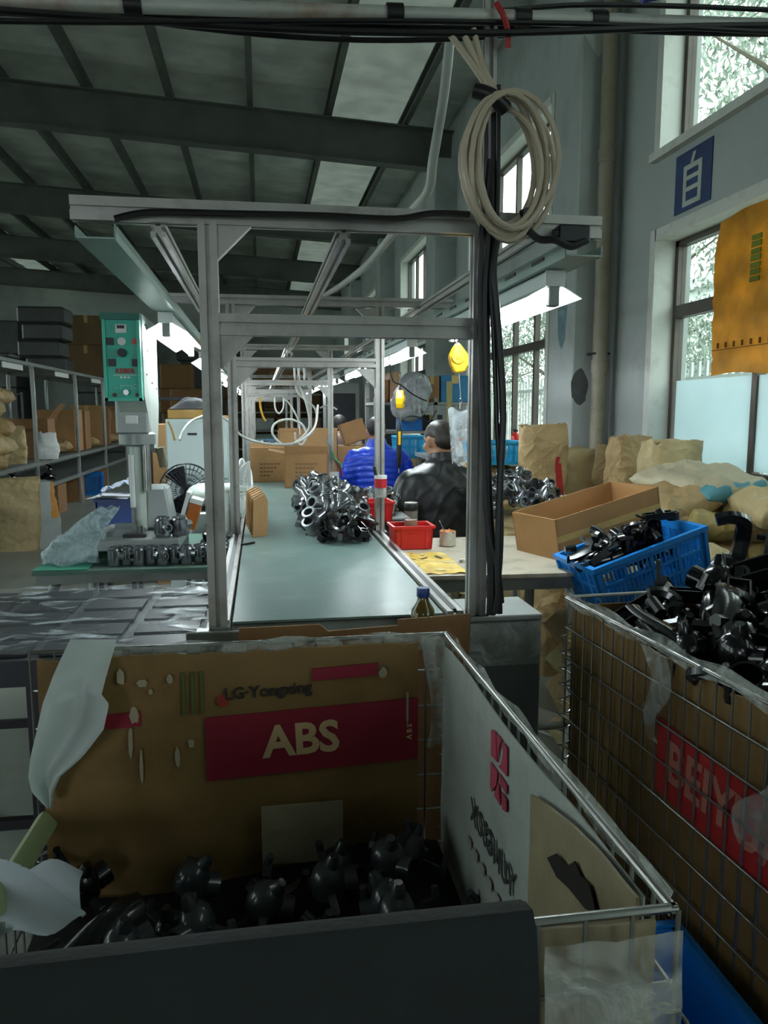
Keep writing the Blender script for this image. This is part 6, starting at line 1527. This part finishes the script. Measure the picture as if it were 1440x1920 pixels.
MB().lathe([(.001, 0), (.07, 0), (.085, .08), (.085, .13), (.08, .13), (.07, .01), (.001, .01)], 20).build('body', M('dark_red_enamel', '6E1A20', .4), ro, smooth=True); MB().lathe([(.087, .09), (.09, .1), (.09, .135), (.087, .135)], 20).build('rim', M('orange_enamel', 'C8502A', .4), ro, smooth=True)
wp = thing('white_pot', 'small white pot beside the orange pot', 'pot', tuple(at(866, 855, 6.0))); MB().lathe([(.001, 0), (.05, 0), (.055, .1), (.05, .1), (.045, .01), (.001, .01)], 18).build('body', m_white, wp, smooth=True); MB().lathe([(.056, .1), (.05, .115), (.001, .12)], 18).build('lid', m_wire, wp, smooth=True)
sb = thing('side_bench', 'low steel side bench under the pots', 'bench', (1.62, 6.25, 0)); zt = at(866, 855, 6.0).z
MB().bb(-.3, .3, -.35, .35, zt - .03, zt).build('top', m_steel, sb)
for x in (-.27, .27):
    for y in (-.3, .3): MB().bb(x - .015, x + .015, y - .015, y + .015, 0, zt - .03).build('leg', m_steel, sb)
pb = MB().sheet(12, 12, lambda u, v: ((u - .5) * .11 * (1 - .4 * v), .02 * math.sin(u * 6), -v * .24 + .01 * math.sin(u * 9)), .001).build('clear_bag', M_film('clear_hang', 'B9C2C6', .45, .15), None, smooth=True); pb.location = at(857, 673, 3.3) + Vector((.017, 0, -.215)); tag(pb, 'clear plastic bag hanging below the yellow balancer', 'plastic bag')
# carton held up by the person in pink
hc_ = open_box('brown_carton', 'brown carton raised between the pink and blue workers', m_card2, tuple(at(668, 828, 8.2)), .26, .2, .22, 0, (), (0, R(-18), 0))
hs_ = carton('closed carton carrying the raised brown carton', m_card2, (tuple(at(668, 828, 8.2))[0], 8.25, 0), .4, .4, tuple(at(668, 828, 8.2))[2] - .04)
# far end of the hall
for i, (x0, x1, y0, y1, Y) in enumerate(((448, 545, 735, 790, 17.5), (548, 600, 735, 790, 18.0))):
    a = at(x0, y1, Y); b = at(x1, y0, Y); fr_ = thing('far_rack', 'dark steel rack at far end of the line, %s' % ('left', 'right')[i], 'rack', ((a.x + b.x) / 2, Y + 1.8, 0)); w_ = b.x - a.x + .4
    for z in (.4, .85, 1.3, 1.75): MB().bb(-w_ / 2, w_ / 2, 0, .5, z, z + .04).build('shelf', m_fr, fr_)
    for x in (-w_ / 2, w_ / 2): MB().bb(x - .03, x + .03, 0, .5, 0, 2.0).build('side', m_dark, fr_)
    for k in range(3): MB().bb(-w_ / 2 + .05 + k * w_ / 3, -w_ / 2 + w_ / 3 - .03 + k * w_ / 3, .05, .45, .9, 1.18).build('bin_box', (m_dark, m_steel, m_card2)[k], fr_)
words = ('first', 'second', 'third', 'fourth', 'fifth', 'sixth')
far = [(-1.6, 20, 1.2, 1.9), (-.4, 21, 1.0, 2.2), (.9, 21, 1.1, 2.4), (1.85, 21.2, .7, 2.0), (-2.2, 22, .9, 2.6), (.2, 23, 1.0, 2.9)]
for i, (x, y, w_, h_) in enumerate(far): stack('stack of cartons at the far end of hall, %s' % words[i], (m_card2, MATS['dim_card'])[i % 2], (x, y, 0), w_, .8, h_, i, 'carton_stack')
for i in range(2):
    sc = thing('grey_cabinet', 'dark screened grey cabinet beyond the pink worker, %s' % ('left', 'right')[i], 'cabinet', (1.15 + i * .62, 11.2, 0)); MB().bb(-.24, .24, -.25, .25, 0, 1.75).build('body', M('cabinet_grey', '6E736F', .5), sc, bevel=.01); MB().bb(-.18, .18, -.257, -.25, .8, 1.6).build('dark_window', m_dark, sc)
# green screens and side benches along the left of the line beyond the cabinet
for i, (y, h_) in enumerate(((6.4, 1.25), (7.6, 1.1), (9.2, 1.3), (11.0, 1.2))):
    bx = carton('tall carton stack left of the belt, %s from the cabinet' % words[i], (m_card, m_card2)[i % 2], (-.6, y, 0), .45, .5, h_, .05 * i)
bsh = thing('side_shelf', 'dark wall shelf with blue tub left of the gantry', 'shelf', (-.75, 8.2, 0)); MB().bb(-.4, .35, -.2, .2, 1.46, 1.49).build('board', m_dark, bsh)
for x in (-.38, .33): MB().bb(x - .02, x + .02, -.18, .18, 0, 1.7).build('side', m_dark, bsh)
bl_ = thing('blue_cup', 'small blue tub on the dark shelf left of gantry', 'tub', (-.44, 8.1, 1.491)); MB().lathe([(.001, 0), (.05, 0), (.055, .12), (.05, .12), (.045, .01), (.001, .01)], 16).build('body', m_blue, bl_, smooth=True); MB().cyl((0, 0, .02), (.02, 0, .2), .012).build('brush', m_white, bl_)
# chequered far wall: dark stained patches
for i, (x0, x1, z0, z1) in enumerate(((-9.5, -7.6, 0, 4.2), (-5.9, -4.2, 0, 3.9), (-2.6, -.6, 0, 4.0))):
    stack('huge dark pile of goods against the back wall, %s' % ('left', 'middle', 'right')[i], m_darkwrap, ((x0 + x1) / 2, 27.2, 0), x1 - x0, 1.2, z1, i, 'goods_pile')
# ================================================================ put each thing's Empty at its base
bpy.context.view_layer.update()
for e in list(bpy.data.objects):
    if e.type == 'EMPTY' and e.parent is None and 'category' in e and e.location.length < 1e-6 and tuple(e.rotation_euler) == (0, 0, 0):
        cs = []
        for c in e.children:
            if c.type == 'MESH':
                for v in c.bound_box: cs.append(c.matrix_local @ Vector(v))
        if not cs: continue
        b = Vector(((min(p.x for p in cs) + max(p.x for p in cs)) / 2, (min(p.y for p in cs) + max(p.y for p in cs)) / 2, min(p.z for p in cs)))
        e.location = b
        for c in e.children: c.location = c.location - b
    elif e.type == 'MESH' and e.parent is None and 'category' in e and e.location.length < 1e-6 and e.data.users == 1:
        b = sum((Vector(v) for v in e.bound_box), Vector()) / 8
        e.data.transform(Matrix.Translation(-b)); e.location = b
